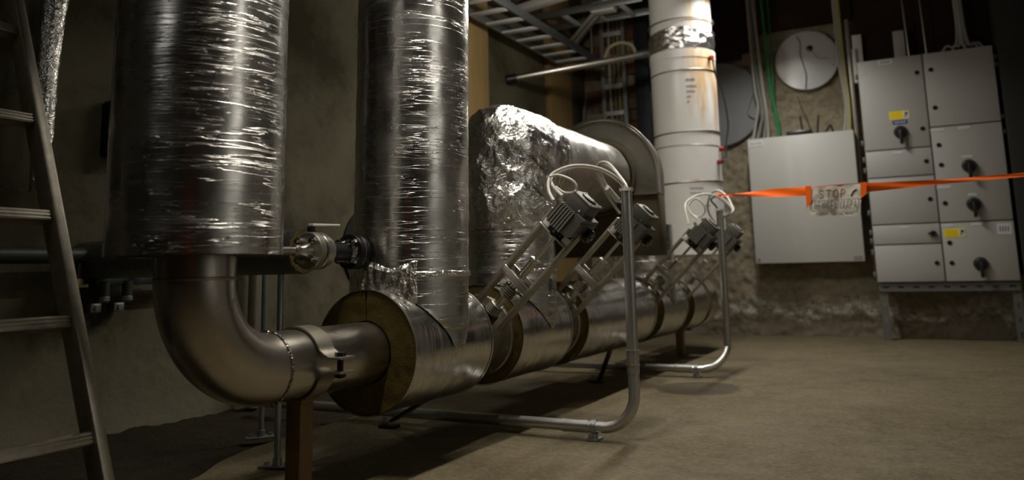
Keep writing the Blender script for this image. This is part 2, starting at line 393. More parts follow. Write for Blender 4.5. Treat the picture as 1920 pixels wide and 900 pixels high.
while z_ < 3.5:
    x_ = XL+.02-(.12 if row % 2 else 0)
    while x_ < -1.95:
        l_ = random.uniform(.2, .28)*(1 if z_ < 2.3 else 1.5); mt = random.choices(mats3, [1.5, 8, 1] if z_ < 2.4 else [2.2, 3, 5])[0]
        if x_+l_/2 > XL+.12: brick(wb, (x_+l_/2, YB-.030+random.uniform(-.015, .008), z_+.055), (l_-.010, .07, .108), mt)
        x_ += l_
    z_ += .118; row += 1

# ================================================================== MAIN HORIZONTAL STEEL PIPE
PX, PZ = -1.55, .366; RB = .0925; RJ = .188; RV = .195
Y1 = 1.335; BR = .235
sp = thing('steel_pipe', 'bare stainless steel pipe bending below the leftmost foil column into the horizontal run', 'pipe', (PX, Y1+BR, PZ-RB))
path = [(PX, Y1, PZ+BR+.30), (PX, Y1, PZ+BR+.003)]
obj('vertical_length', MB().pipe((PX, Y1, PZ+BR), (PX, Y1, .86), RB, RB-.006, 64), 'stainless', sp)
el = [(PX, Y1+BR-BR*math.cos(t), PZ+BR-BR*math.sin(t)) for t in [PI/2*i/28 for i in range(29)]]
obj('elbow', MB().tube(el, RB, 64, caps=False), 'stainless', sp)
def weld(c, ax, r, parent, amp=.0025):
    ax = Vector(ax); mb = MB(); ring = mb.ring(c, ax, r, 160)
    pts = [p+ax*(.0012*math.sin(i*1.3)+.001*random.uniform(-1, 1)) for i, p in enumerate(ring)]
    pts.append(pts[0]); mb.tube(pts, .0038, 8, caps=False, rf=lambda t: 1+.25*math.sin(t*160*2.1)); return obj('weld_bead', mb, 'weld', parent)
weld((PX, Y1+BR+.004, PZ), (0, 1, 0), RB+.001, sp)
obj('weld_seam', MB().lathe((PX, Y1, PZ+BR-.004), (0, 0, 1), [(0, RB), (.002, RB+.0022), (.006, RB+.0022), (.008, RB)], 64), 'steel_dull', sp)
obj('straight_length', MB().pipe((PX, Y1+BR, PZ), (PX, 6.02, PZ), RB, RB-.006, 64), 'stainless', sp)

# ---- insulation jackets
def jacket(name, label, p0, p1, R, mat='foil_horizontal', ri=RB+.002, cut=None, wob=.0018, group='foil jackets along the floor pipe', seam=None, steps=None, n=96):
    p0 = Vector(p0); p1 = Vector(p1); ax = (p1-p0).normalized(); L = (p1-p0).length
    base = p0 if p0.z < p1.z-.01 else Vector((p0.x, p0.y, p0.z-R))
    t = thing(name, label, 'pipe insulation', base, group)
    steps = steps or max(8, int(L/.02)); mb = MB(); vs = []; fs = []
    for i in range(steps+1):
        c = p0+ax*(L*i/steps)
        for j, v in enumerate(mb.ring(c, ax, R, n)):
            d = (v-c).normalized(); e = wob*noise.fractal(v*9, 1, 2, 3)+wob*.8*noise.noise(Vector((v.x*3, v.y*3, v.z*40)) if abs(ax.z) > .5 else Vector((v.x*3, v.y*40, v.z*3)))
            v = v+d*e
            if cut:
                zmin = cut(v-p0)
                v.z = max(v.z, zmin) if i > 0 else zmin
            vs.append(v)
    for i in range(steps):
        for j in range(n): a = i*n+j; b = i*n+(j+1) % n; fs.append((a, b, b+n, a+n))
    mb.add(vs, fs); obj('foil_cover', mb, mat, t, 60)
    # glassy thin lap of tape along the length
    if seam is not None:
        mb = MB(); tt = Vector((0, 0, 1)) if abs(ax.z) < .9 else Vector((1, 0, 0)); u = ax.cross(tt).normalized(); w_ = ax.cross(u)
        K = 12; vs = []; fs = []; w0 = .09/R
        for i in range(steps+1):
            c = p0+ax*(L*i/steps)
            for q in range(K+1):
                th = seam+w0*(q/K-.5); h = .0035+.0015*noise.noise(Vector((i*.3, q, seam))) if 0 < q < K else .0008
                v = c+(u*math.cos(th)+w_*math.sin(th))*(R+h)
                if cut: v.z = max(v.z, cut(v-p0))
                vs.append(v)
        for i in range(steps):
            for q in range(K): a = i*(K+1)+q; fs.append((a, a+1, a+K+2, a+K+1))
        mb.add(vs, fs); obj('seam_tape', mb, mat, t, 60)
    return t
def wool_ring(parent, p0, ax, t_, R, ri, slit=True, name='mineral_wool'):
    ax = Vector(ax); mb = MB(); n = 96; tt = Vector((0, 0, 1)); u = ax.cross(tt).normalized(); w_ = ax.cross(u)
    if abs(ax.z) > .5: u = Vector((1, 0, 0)); w_ = Vector((0, 1, 0))
    # face mesh rough on the outside, with a narrow open joint pointing up
    rows = []; K = 10; vs = []; fs = []
    a0 = (math.atan2(Vector((0, 0, 1)).dot(w_), Vector((0, 0, 1)).dot(u)) if abs(ax.z) < .5 else .6)
    gap = .045 if slit else 0
    for j in range(n+1):
        th = a0+gap/2+(2*PI-gap)*j/n; dr = (u*math.cos(th)+w_*math.sin(th))
        for q in range(K+1):
            r = ri+(R-.002-ri)*q/K; p = Vector(p0)+dr*r
            p = p+ax*(.0035*noise.fractal(p*30, 1, 2, 4)) if 0 < q < K else p
            vs.append(p)
        vs.append(Vector(p0)+dr*(R-.002)+ax*t_); vs.append(Vector(p0)+dr*ri+ax*t_)
    W = K+3
    for j in range(n):
        for q in range(W): a = j*W+q; b = j*W+(q+1) % W; fs.append((a, b, b+W, a+W))
    fs.append(tuple(range(W))); fs.append(tuple(reversed(range(n*W, n*W+W))))
    mb.add(vs, fs); return obj(name, mb, 'wool', parent, 60)

segs = [(1.99, 2.46, 'foil wrapped floor pipe length nearest the camera, brown wool end face showing'),
        (2.70, 3.17, 'second foil wrapped floor pipe length, between the first and second valve'),
        (3.36, 4.38, 'longest foil wrapped floor pipe length, between second and third valve'),
        (4.53, 5.04, 'short foil wrapped floor pipe length between third and fourth valve'),
        (5.22, 5.60, 'foil wrapped floor pipe length beyond the fourth valve'),
        (5.69, 5.90, 'farthest foil wrapped end piece of the floor pipe')]
for i, (a, b, lab) in enumerate(segs):
    t = jacket('pipe_insulation', lab, (PX, a, PZ), (PX, b, PZ), RJ, seam=(2.2 if i % 2 == 0 else 2.6))
    wool_ring(t, (PX, a+.001, PZ), (0, 1, 0), .03, RJ, RB+.004, slit=(i == 0)); wool_ring(t, (PX, b-.031, PZ), (0, 1, 0), .03, RJ, RB+.004, slit=False)
    # thin foil lip at each end
    for yy in (a, b): obj('foil_edge', MB().lathe((PX, yy-.003, PZ), (0, 1, 0), [(0, RJ+.0005), (0, RJ+.003), (.006, RJ+.003), (.006, RJ+.0005)], 96, closed=True), 'steel_bright', t)
# dished end beyond the last length
t = tag(obj('end_cap', MB().lathe((PX, 5.90, PZ), (0, 1, 0), [(0, 0), (0, RJ-.01), (.03, RJ-.02), (.06, RJ-.05), (.08, RJ-.1), (.085, 0)], 64), 'steel_dull'), 'dished metal cap closing the far end of the floor pipe', 'pipe cap')

# vertical jackets
v1 = jacket('pipe_insulation', 'leftmost tall foil wrapped column, nearest the camera, open at its bottom edge', (PX, Y1, .655), (PX, Y1, ZC-.02), .200, 'foil_vertical', wob=.0022, group='tall foil wrapped columns', seam=None, n=128)
wool_ring(v1, (PX, Y1, .657), (0, 0, 1), .03, .199, RB+.004, slit=False)
# lapped foil edge down the left side of the first column
mb = MB(); vs = []; fs = []; NZ = 120
for i in range(NZ+1):
    zz = .655+(ZC-.02-.655)*i/NZ
    for q in range(9):
        th = math.radians(205+22*q/8); e = .006 if q < 8 else .0005
        e += .0015*noise.noise(Vector((q, zz*9, 0)))
        vs.append((PX+(.2+e)*math.cos(th), Y1+(.2+e)*math.sin(th), zz))
for i in range(NZ):
    for q in range(8): a = i*9+q; fs.append((a, a+1, a+10, a+9))
mb.add(vs, fs); obj('lapped_edge', mb, 'foil_vertical', v1, 60)
def saddle(yc, RH=RJ+.004):
    def f(d):   # d is the offset from the jacket's own foot
        return PZ+math.sqrt(max(0, RH**2-d.x**2))
    return f
V2 = (PX, 2.232)
v2 = jacket('pipe_insulation', 'tall foil wrapped column rising from the floor pipe behind the small flanged valve line', (V2[0], V2[1], PZ), (V2[0]+.030, V2[1]+.017, ZC-.02), RV, 'foil_vertical', cut=saddle(2.232), wob=.0026, group='tall foil wrapped columns', n=128, steps=150)
# horizontal tape band near its foot
def loose_band(cx, cy, z0, R, h, parent):
    vs = []; fs = []; n_ = 180; K = 7
    for i in range(K+1):
        for j in range(n_):
            th = 2*PI*j/n_; d = Vector((math.cos(th), math.sin(th), 0)); q = d*3+Vector((0, 0, i*.4))
            e = 0 if i in (0, K) else .0022+.0045*max(0, noise.noise(q*2.6))+.002*noise.noise(q*9)
            vs.append(Vector((cx, cy, z0+h*i/K+.004*noise.noise(d*2.5)+.0015*noise.noise(d*12)))+d*(R+e))
    for i in range(K):
        for j in range(n_): a = i*n_+j; b = i*n_+(j+1) % n_; fs.append((a, b, b+n_, a+n_))
    return obj('tape_band', MB().add(vs, fs), 'foil_crumpled', parent, 40)
loose_band(V2[0]+.004, V2[1]+.002, .592, RV+.001, .018, v2)
# third column, its crumpled elbow and the big duct running back
V3 = (PX, 2.965); ZD = 1.105
v3 = jacket('insulated_duct', 'foil wrapped riser with a crumpled foil elbow turning into a wide duct running back', (V3[0], V3[1], PZ), (V3[0], V3[1], ZD-RV-.08), RV-.003, 'foil_vertical', cut=saddle(2.965), wob=.0026, group=None, n=128, steps=70)
del_ = [c for c in v3.children]
vs = []; fs = []; n = 200; NV_, NC_, NH_ = 26, 22, 16; br = .23; z_lo = ZD-.30; y_hi = V3[1]+.25
for j in range(n):
    th = 2*PI*j/n; dx_, dy_ = math.cos(th), math.sin(th); R_e = RV+.004
    pc = Vector((PX+R_e*dx_, V3[1]+R_e*dy_, ZD-R_e*dy_)); f_ = .02+.13*(1-dy_)/2
    pa_, pb_ = pc-Vector((0, 0, f_)), pc+Vector((0, f_, 0)); line = []
    p0_ = Vector((pc.x, pc.y, z_lo)); p1_ = Vector((pc.x, max(y_hi, pb_.y+.01), pc.z))
    line += [p0_.lerp(pa_, i/NV_) for i in range(NV_)]
    line += [(1-t_)**2*pa_+2*t_*(1-t_)*pc+t_*t_*pb_ for t_ in [i/NC_ for i in range(NC_)]]
    line += [pb_.lerp(p1_, i/NH_) for i in range(NH_+1)]
    nn = Vector((dx_, dy_*.7, -dy_*.7)).normalized()
    for i, v in enumerate(line):
        env = min(1, i/5, (len(line)-1-i)/5)
        nz = Vector((dx_, dy_, 0)) if i < NV_ else (nn if i < NV_+NC_ else Vector((dx_, 0, -dy_)))
        rd = 1-abs(noise.noise(v*9)*2.2); rd2 = 1-abs(noise.noise(v*22+Vector((3, 1, 5)))*2.2); rd3 = noise.noise(v*55)
        vs.append(v+nz*(env*(.012*noise.noise(v*5)+.0105*rd**3+.0032*max(0, rd2)**3+.0008*rd3)))
W_ = NV_+NC_+NH_+1
for j in range(n):
    for i in range(W_-1): a = j*W_+i; b = ((j+1) % n)*W_+i; fs.append((a, a+1, b+1, b))
obj('crumpled_elbow', MB().add(vs, fs), 'foil_crumpled', v3, 40)
def wobtube(p0, p1, R, n, steps, wob):
    mb = MB(); p0 = Vector(p0); p1 = Vector(p1); ax = (p1-p0).normalized(); L = (p1-p0).length; vs = []; fs = []
    for i in range(steps+1):
        c = p0+ax*(L*i/steps)
        for v in mb.ring(c, ax, R, n):
            d = (v-c).normalized(); vs.append(v+d*(wob*noise.fractal(v*8, 1, 2, 3)))
    for i in range(steps):
        for j in range(n): a = i*n+j; b = i*n+(j+1) % n; fs.append((a, b, b+n, a+n))
    return mb.add(vs, fs)
obj('horizontal_jacket', wobtube((PX, V3[1]+br, ZD), (PX, 4.02, ZD), RV-.003, 96, 60, .004), 'foil_duct', v3, 60)
loose_band(PX, V3[1], ZD-.33, RV+.001, .05, v3); loose_band(PX, V3[1], .60, RV-.002, .014, v3)
# arched casing that receives the duct
ac = thing('arched_casing', 'arch topped grey sheet metal casing that the wide foil duct runs into', 'casing', (PX, 4.12, .60))
R_ = .325; arch = [(R_*math.cos(PI*i/40), R_*math.sin(PI*i/40)) for i in range(41)]
poly = arch+[(-R_, -.10), (R_, -.10)]
obj('upper_shell', MB().prism(poly, (PX, 4.055, ZD), (1, 0, 0), (0, 0, 1), (0, 1, 0), .14), 'casing_sheet', ac)
rim = [(R_+.008)*math.cos(PI*i/40) for i in range(41)]
mb = MB(); vs = []; fs = []
pts = [(R_+.003, -.10)]+[((R_+.003)*math.cos(PI*i/40), (R_+.003)*math.sin(PI*i/40)) for i in range(41)]+[(-R_-.003, -.10)]
for a, b in pts:
    l_ = math.hypot(a, max(b, 0)) or 1; ux, uz = (a/abs(a), 0) if b < 0 else (a/l_, b/l_)
    for y2, e in ((4.045, 0), (4.045, .012), (4.07, .012), (4.07, 0)): vs.append((PX+a+ux*e, y2, ZD+b+uz*e))
for i in range(len(pts)-1):
    for q in range(4): a = i*4+q; b = i*4+(q+1) % 4; fs.append((a, b, b+4, a+4))
obj('rolled_rim', MB().add(vs, fs), 'steel_bright', ac)
obj('lower_shell', MB().box((PX, 4.125, ZD-.10-.165), (2*R_, .14, .33), ch=.006), 'casing_brown', ac)
obj('seam_strip', MB().box((PX, 4.05, ZD-.10), (2*R_+.01, .012, .012)), 'steel_dull', ac)
obj('duct_collar', MB().lathe((PX, 4.03, ZD), (0, 1, 0), [(0, RV+.002), (0, RV+.02), (.03, RV+.02), (.03, RV+.002)], 64, closed=True), 'casing_brown', ac)
# short stub on the fourth length
st = jacket('pipe_insulation', 'short foil wrapped stub standing on the floor pipe in front of the white pipe', (PX, 4.76, PZ), (PX, 4.76, .872), RV-.004, 'foil_vertical', cut=saddle(4.76), group='foil wrapped stubs')
wool_ring(st, (PX, 4.76, .872), (0, 0, -1), .02, RV-.006, RB, slit=False)
obj('tape_band', MB().lathe((PX, 4.76, .60), (0, 0, 1), [(0, RV-.002), (.001, RV+.003), (.05, RV+.003), (.052, RV-.002)], 64), 'foil_crumpled', st)
obj('pipe_core', MB().cyl((PX, 4.76, .80), (PX, 4.76, .868), RB, 40), 'steel_dull', st)

# ================================================================== CONTROL VALVES
A = Vector((.70711, 0, .70711)); B = Vector((.70711, 0, -.70711)); C = Vector((0, 1, 0)); RM = Matrix((A, C, B)).transposed()
def make_valve(yc, gap, label):
    O = Vector((PX+.013, yc, PZ-.013)); AX = Vector((PX, yc, PZ))
    t = thing('control_valve', label, 'valve', (PX, yc, PZ-.14), 'motor driven valves leaning over the floor pipe')
    def P(a, b, c): return O+A*a+B*b+C*c
    def bx(name, a, b, c, mat, ch=.002, parent=None):
        m_ = MB().box(P((a[0]+a[1])/2, (b[0]+b[1])/2, (c[0]+c[1])/2), (a[1]-a[0], c[1]-c[0], b[1]-b[0]), RM, ch); return obj(name, m_, mat, parent or t)
    g = gap/2
    obj('valve_body', MB().lathe(AX-C*(g-.02), C, [(0, RB+.001), (0, .11), (.02, .118), (2*g-.06, .118), (2*g-.04, .11), (2*g-.04, RB+.001)], 48, closed=True), 'steel_dull', t)
    for sgn in (-1, 1):
        fo = obj('flange', MB().lathe(AX+C*(sgn*(g-.012)-.011), C, [(0, RB+.001), (0, .150), (.003, .154), (.019, .154), (.022, .150), (.022, RB+.001)], 56, closed=True), 'steel_dull', t)
        mbn = MB()
        for q in range(8):
            th = 2*PI*(q+.5)/8; c0 = AX+Vector((math.cos(th), 0, math.sin(th)))*.134+C*(sgn*(g-.012))
            mbn.cyl(c0-C*.02, c0+C*.02, .011, 6)
        obj('flange_bolts', mbn, 'steel_dull', fo)
    obj('bonnet', MB().cyl(P(.09, 0, 0), P(.15, 0, 0), .035, 6), 'black_iron', t)
    def spring(a0, a1, r, nm):
        mb_ = MB(); k_ = 5
        for q in range(k_):
            aa = a0+(a1-a0)*(q+.5)/k_; mb_.lathe(P(aa, 0, 0)-A*.004, A, [(0, r*.6), (0, r-.003), (.002, r), (.006, r), (.008, r-.003), (.008, r*.6)], 32, closed=True)
        return obj(nm, mb_, 'steel_dull', t)
    spring(.148, .190, .029, 'lower_bellows'); spring(.232, .278, .029, 'upper_bellows')
    obj('gland_sleeve', MB().cyl(P(.14, 0, 0), P(.29, 0, 0), .0165, 24), 'steel_bright', t)
    obj('spindle_sleeve', MB().cyl(P(.325, 0, 0), P(.405, 0, 0), .0155, 24), 'stainless', t)
    obj('spindle', MB().cyl(P(.40, 0, 0), P(.53, 0, 0), .0075, 16), 'steel_bright', t)
    co = obj('spindle_clamp', MB().box(P(.41, 0, 0), (.012, .030, .034), RM, .002), 'steel_bright', t)
    obj('clamp_bolt', MB().cyl(P(.41, .012, -.03), P(.41, .012, .03), .005, 6).cyl(P(.41, -.012, -.028), P(.41, -.012, .028), .005, 6), 'steel_bright', co)
    for s_ in (-1, 1):
        bx('yoke_rail', (.125, .60), (s_*.066-.008, s_*.066+.008), (-.021, .021), 'steel_dull')
        bx('crosspiece', (.300, .330), (-.064, .064), (s_*.036-.003, s_*.036+.003), 'steel_bright')
    bx('crosspiece_web', (.300, .306), (-.060, .060), (-.033, .033), 'steel_dull')
    bx('mounting_plate', (.528, .535), (-.068, .068), (-.034, .034), 'steel_bright')
    bx('spacer_block', (.536, .563), (-.064, -.034), (-.024, .024), 'white_plastic', .004)
    bx('spacer_block', (.536, .563), (.034, .064), (-.024, .024), 'white_plastic', .004)
    hb = obj('drive_hub', MB().lathe(P(.536, 0, 0), A, [(0, 0), (0, .028), (.006, .033), (.03, .033), (.034, .026), (.034, 0)], 28).cyl(P(.55, 0, -.040), P(.55, 0, .04), .019, 20), 'black_plastic', t)
    obj('hub_screw', MB().cyl(P(.55, 0, -.046), P(.55, 0, -.038), .006, 12), 'brass', hb)
    # gear motor housing: front face has cut corners, cooling ribs at the left end
    a0, a1, b0, b1, c0, c1 = .572, .648, -.046, .070, -.075, .075
    def prism_ab(name, poly, cc0, cc1, mat, parent=t):
        return obj(name, MB().prism(poly, P(0, 0, cc0), A, B, C, cc1-cc0), mat, parent, 20)
    mh = prism_ab('motor_housing', [(a0, b0+.006), (a0+.01, b0), (a1-.012, b0), (a1, b0+.012), (a1, b1-.006), (a1-.006, b1), (a0+.012, b1), (a0, b1-.012)], c0, c1, 'grey_casting')
    for q in range(6):
        bb = b0+.010+q*.0115
        prism_ab('cooling_fin', [(a0-.004, bb), (a1-.004, bb), (a1+.007, bb+.002), (a1+.007, bb+.0055), (a1-.004, bb+.0065), (a0-.004, bb+.0065)], c0-.007, c0+.09, 'grey_casting_light', mh)
    prism_ab('housing_lid', [(a1, b0+.07), (a1+.010, b0+.074), (a1+.010, b1-.002), (a1, b1)], c0+.002, c1, 'grey_casting', mh)
    # terminal box on top with a round dial
    tb = bx('terminal_box', (a1+.002, a1+.056), (-.040, .048), (-.045, .062), 'grey_casting', .006)
    bx('terminal_lid', (a1+.055, a1+.061), (-.041, .049), (-.047, .064), 'grey_casting_light', .003, tb)
    dc = P(a1+.061, .004, .010)
    obj('dial_ring', MB().lathe(dc, A, [(0, .0), (0, .030), (.006, .029), (.007, .022), (.004, .021), (.004, 0)], 36), 'black_plastic', tb)
    obj('dial_pointer', MB().box(dc+A*.006, (.004, .012, .040), RM, .001), 'white_plastic', tb)
    obj('dial_glass', MB().lathe(dc+A*.003, A, [(0, 0), (0, .020), (.003, .0195), (.0035, 0)], 30), 'chrome', tb)
    mbs = MB()
    for q, (bq, cq) in enumerate(((-.034, -.040), (.042, -.040), (-.034, .056), (.042, .056))): mbs.cyl(P(a1+.060, bq, cq), P(a1+.064, bq, cq), .004, 10)
    obj('lid_screws', mbs, 'chrome', tb)
    obj('side_screw', MB().cyl(P(a1+.02, .025, -.049), P(a1+.02, .025, -.044), .0045, 10), 'chrome', tb)
    kn = obj('hand_knob', MB().lathe(P(.605, b1, .035), B, [(0, 0), (0, .025), (.02, .027), (.026, .022), (.026, 0)], 28), 'black_plastic', t)
    obj('knob_screw', MB().cyl(P(.605, b1+.026, .035), P(.605, b1+.031, .035), .005, 10), 'chrome', kn)
    for cc in (-.03, .02): obj('cable_gland', MB().cyl(P(a1-.012+(.04 if cc > 0 else 0), b0-(.0 if cc < 0 else -.006), cc), P(a1+(.04 if cc > 0 else 0), b0-.022+(.006 if cc > 0 else 0), cc), .009, 12), 'grey_casting_light', t)
    return P
VP = []
for yc, gap, lab in ((2.58, .24, 'motor driven valve nearest the camera, tilted over the first gap in the floor pipe'),
                     (3.265, .19, 'second motor driven valve, partly hidden behind the near upright conduit'),
                     (4.455, .15, 'third motor driven valve from the camera, in front of the white pipe foot'),
                     (5.13, .18, 'farthest motor driven valve, overlapping the far upright conduit')):
    VP.append(make_valve(yc, gap, lab))

# ================================================================== FLOOR CONDUITS
def conduit(label, xs, yl, xv, yv, ztop, xl, r=.0205, zc=.045, bend=.115):
    t = thing('cable_conduit', label, 'conduit', (xv, yv, 0), 'bent metal conduits crossing under the floor pipe')
    pts = [Vector((xl, yl, zc)), Vector((xv-bend-.25, yl, zc)), Vector((xv-bend, yl, zc))]
    for i in range(1, 17):
        a_ = PI/2*i/16; pts.append(Vector((xv-bend+bend*math.sin(a_), yl+(yv-yl)*i/16, zc+bend-bend*math.cos(a_))))
    pts.append(Vector((xv, yv, .3))); pts.append(Vector((xv+.004, yv, ztop)))
    obj('tube', MB().tube(pts, r, 28), 'aluminium', t)
    obj('collar', MB().cyl((xv, yv, .235), (xv, yv, .315), r+.0022, 28), 'aluminium', t)
    for z_ in (.262, .312): obj('collar_ring', MB().cyl((xv, yv, z_), (xv, yv, z_+.004), r+.0042, 28), 'steel_bright', t)
    for dx in (.24, .33):
        obj('collar_ring', MB().cyl((xv-bend-dx+.18, yl, zc), (xv-bend-dx+.184, yl, zc), r+.0042, 28), 'steel_bright', t)
    obj('collar', MB().cyl((xv-bend-.16, yl, zc), (xv-bend-.06, yl, zc), r+.0022, 28), 'aluminium', t)
    obj('end_ring', MB().lathe((xv+.004, yv, ztop-.004), (0, 0, 1), [(0, r), (0, r+.006), (.012, r+.006), (.012, r-.006), (0, r-.006)], 28), 'white_plastic', t)
    cl = obj('floor_clamp', MB().lathe((xv-bend-.045, yl, zc), (1, 0, 0), [(0, r), (0, r+.004), (.02, r+.004), (.02, r)], 28).box((xv-bend-.035, yl-.012, .012), (.03, .028, .024), None, .003).box((xv-bend-.035, yl, .004), (.045, .06, .008), None, .002), 'steel_zinc', t)
    obj('clamp_screw', MB().cyl((xv-bend-.035, yl-.034, .022), (xv-bend-.035, yl-.026, .022), .007, 6).cyl((xv-bend-.035, yl-.025, .004), (xv-bend-.035, yl-.025, .016), .006, 6), 'steel_zinc', cl)
    return t
conduit('near upright grey metal conduit bending down to the floor in front of the second valve', 0, 2.742, -.955, 2.762, .893, -2.75)
conduit('far upright grey metal conduit bending to the floor, orange tape tied near its top', 0, 4.485, -1.03, 4.62, .935, -2.6)
# their cables
def cable(pts, r, mat, label, group, name='cable', n=8, per=12):
    return tag(obj(name, MB().tube(catmull(pts, per), r, n), mat), label, 'cable', group)
def off(P, lst): return [P(*q) if len(q) == 3 else Vector(q[:3]) for q in lst]
g1 = 'white cables feeding the motor valves'
ctA = Vector((-.951, 2.762, .893)); ctB = Vector((-1.026, 4.62, .935))
cable([(-1.143,2.530,0.849), (-1.171,2.556,0.884), (-1.185,2.582,0.924), (-1.177,2.607,0.957), (-1.132,2.633,0.980), (-1.085,2.659,0.985), (-1.028,2.685,0.973), (-0.983,2.710,0.947), (-0.956,2.736,0.916), (-0.956,2.762,0.896)]+[ctA+Vector((-0.007, 0, -.05))], .0058, 'white_cable', 'white cable arching from the nearest valve motor housing into the near conduit', g1)
cable([(-1.121,2.560,0.867), (-1.164,2.585,0.901), (-1.188,2.611,0.931), (-1.186,2.636,0.955), (-1.144,2.661,0.976), (-1.096,2.686,0.983), (-1.033,2.712,0.969), (-0.983,2.737,0.934), (-0.960,2.762,0.902)]+[ctA+Vector((0.004, -0.009, -.05))], .0058, 'white_cable', 'white cable arching from the nearest valve dial box into the near conduit', g1)
cable([(-1.171,2.560,0.940), (-1.138,2.567,0.944), (-1.091,2.573,0.924), (-1.074,2.580,0.900), (-1.086,2.587,0.881), (-1.128,2.593,0.882), (-1.165,2.600,0.906)], .0045, 'white_cable', 'loose white cable loop above the nearest valve motor', g1)
cable([(-1.136,3.200,0.841), (-1.159,3.145,0.901), (-1.175,3.091,0.963), (-1.171,3.036,1.005), (-1.139,2.981,1.032), (-1.084,2.926,1.026), (-1.030,2.872,0.983), (-0.978,2.817,0.925), (-0.952,2.762,0.896)]+[ctA+Vector((0.009, 0.006, -.05))], .0058, 'white_cable', 'white cable dropping from the near conduit to the second valve motor housing', g1)
cable([(-1.132,3.200,0.889), (-1.156,3.127,0.945), (-1.164,3.054,1.002), (-1.130,2.981,1.027), (-1.066,2.908,1.007), (-1.000,2.835,0.955), (-0.949,2.762,0.902)]+[ctA+Vector((-0.001, 0.009, -.05))], .0058, 'white_cable', 'white cable from the near conduit to the second valve dial box', g1)
cable([(-1.156,4.400,0.850), (-1.178,4.431,0.935), (-1.178,4.463,0.977), (-1.141,4.494,1.010), (-1.092,4.526,1.025), (-1.032,4.557,1.015), (-0.987,4.589,0.974), (-0.966,4.620,0.928)]+[ctB+Vector((-0.006, 0, -.05))], .0062, 'white_cable', 'white cable arching from the third valve to the far conduit', g1)
cable([(-1.105,4.420,0.873), (-1.149,4.431,0.915), (-1.161,4.443,0.959), (-1.125,4.454,0.997), (-1.087,4.466,0.971), (-1.077,4.477,0.923), (-1.115,4.489,0.892), (-1.161,4.500,0.907)], .0052, 'white_cable', 'loose white cable loop above the third valve motor', g1)
cable([(-1.155,5.080,0.880), (-1.180,5.014,0.943), (-1.171,4.949,0.999), (-1.132,4.883,1.056), (-1.073,4.817,1.070), (-1.010,4.751,1.028), (-0.971,4.686,0.970), (-0.951,4.620,0.921)]+[ctB+Vector((0.007, 0, -.05))], .0062, 'white_cable', 'white cable from the farthest valve to the far conduit', g1)
cable([(-1.135,5.080,0.879), (-1.114,5.003,0.929), (-1.114,4.927,0.978), (-1.126,4.850,1.017), (-1.069,4.773,1.030), (-1.000,4.697,0.988), (-0.957,4.620,0.921)]+[ctB+Vector((0, 0, -.05))], .0062, 'grey_cable', 'grey cable drooping beside the white one to the farthest valve', g1)
tag(obj('cable_tie', MB().cyl((-1.153, 3.10, .945), (-1.136, 3.18, .897), .0125, 12), 'white_plastic'), 'white sleeve clipped round the second valve cables', 'cable clip')

# ================================================================== SUPPORTS
ps = thing('pipe_support', 'square brown post with a steel clamp band holding the bare pipe by the elbow', 'pipe support', (PX, 1.69, 0))
YC = 1.705
obj('post', MB().box((PX, YC, .133), (.052, .052, .266), None, .003), 'brown_paint', ps)
band = []
for i in range(49):
    th = math.radians(20+320*i/48-0); band.append((th,))
mb = MB(); vs = []; fs = []; K = 49; rb = RB+.001; wd = .030
pth = [(rb+.085, .014), (rb+.045, .0135), (rb+.018, .020)]   # ear on the right side, upper strap
arc = [(rb*1.02*math.cos(math.radians(t_)), rb*1.02*math.sin(math.radians(t_))) for t_ in range(22, 340, 6)]
pth = [(rb+.070, .016), (rb+.030, .016), (rb+.012, .024)]+arc+[(rb+.012, -.024), (rb+.030, -.016), (rb+.070, -.016)]
for i, (a, b) in enumerate(pth):
    p0_ = Vector(pth[max(0, i-1)]); p1_ = Vector(pth[min(len(pth)-1, i+1)]); d = (p1_-p0_).normalized(); nn = Vector((d.y, -d.x))
    for yy, e in ((-wd, 0), (wd, 0), (wd, .0055), (-wd, .0055)): vs.append((PX+a+nn.x*e, YC+yy, PZ+b+nn.y*e))
for i in range(len(pth)-1):
    for q in range(4): a = i*4+q; b = i*4+(q+1) % 4; fs.append((a, b, b+4, a+4))
fs += [(3, 2, 1, 0), tuple(range(len(vs)-4, len(vs)))]
cb = obj('clamp_band', MB().add(vs, fs), 'steel_dull', ps)
bxp = PX+rb+.045
obj('clamp_bolt', MB().cyl((bxp, YC, PZ-.035), (bxp, YC, PZ+.03), .0085, 14).cyl((bxp, YC, PZ+.019), (bxp, YC, PZ+.032), .0155, 6).cyl((bxp, YC, PZ-.033), (bxp, YC, PZ-.020), .0155, 6), 'black_iron', cb)
obj('saddle_plate', MB().box((PX, YC, .268), (.07, .065, .008), None, .002), 'brown_paint', ps)
def floor_support(y_, label):
    t = thing('pipe_support', label, 'pipe support', (PX, y_, 0))
    obj('post', MB().box((PX, y_, .09), (.05, .05, .18), None, .003), 'brown_paint', t)
    obj('saddle_plate', MB().box((PX, y_, .182), (.16, .06, .008), None, .002), 'black_iron', t)
floor_support(5.50, 'dark brown post under the far end of the floor pipe')
def foot(p_top, p_bot, label):
    t = thing('pipe_strap', label, 'pipe support', (p_bot[0], p_bot[1], 0), None)
    a_, b_ = Vector(p_top), Vector(p_bot); ax_ = (a_-b_).normalized(); sd = ax_.cross(Vector((0, 1, 0))).normalized()
    obj('flat_strap', MB().box((a_+b_)/2, (.012, .05, (a_-b_).length), Matrix((sd, ax_.cross(sd), ax_)).transposed(), .003), 'black_iron', t)
    obj('base_plate', MB().box((b_.x-.02, b_.y, .006), (.075, .05, .012), None, .003), 'black_iron', t)
    obj('anchor_bolt', MB().cyl((b_.x-.04, b_.y, .012), (b_.x-.04, b_.y, .04), .009, 6).cyl((b_.x-.04, b_.y, .018), (b_.x-.04, b_.y, .028), .015, 6), 'steel_zinc', t)
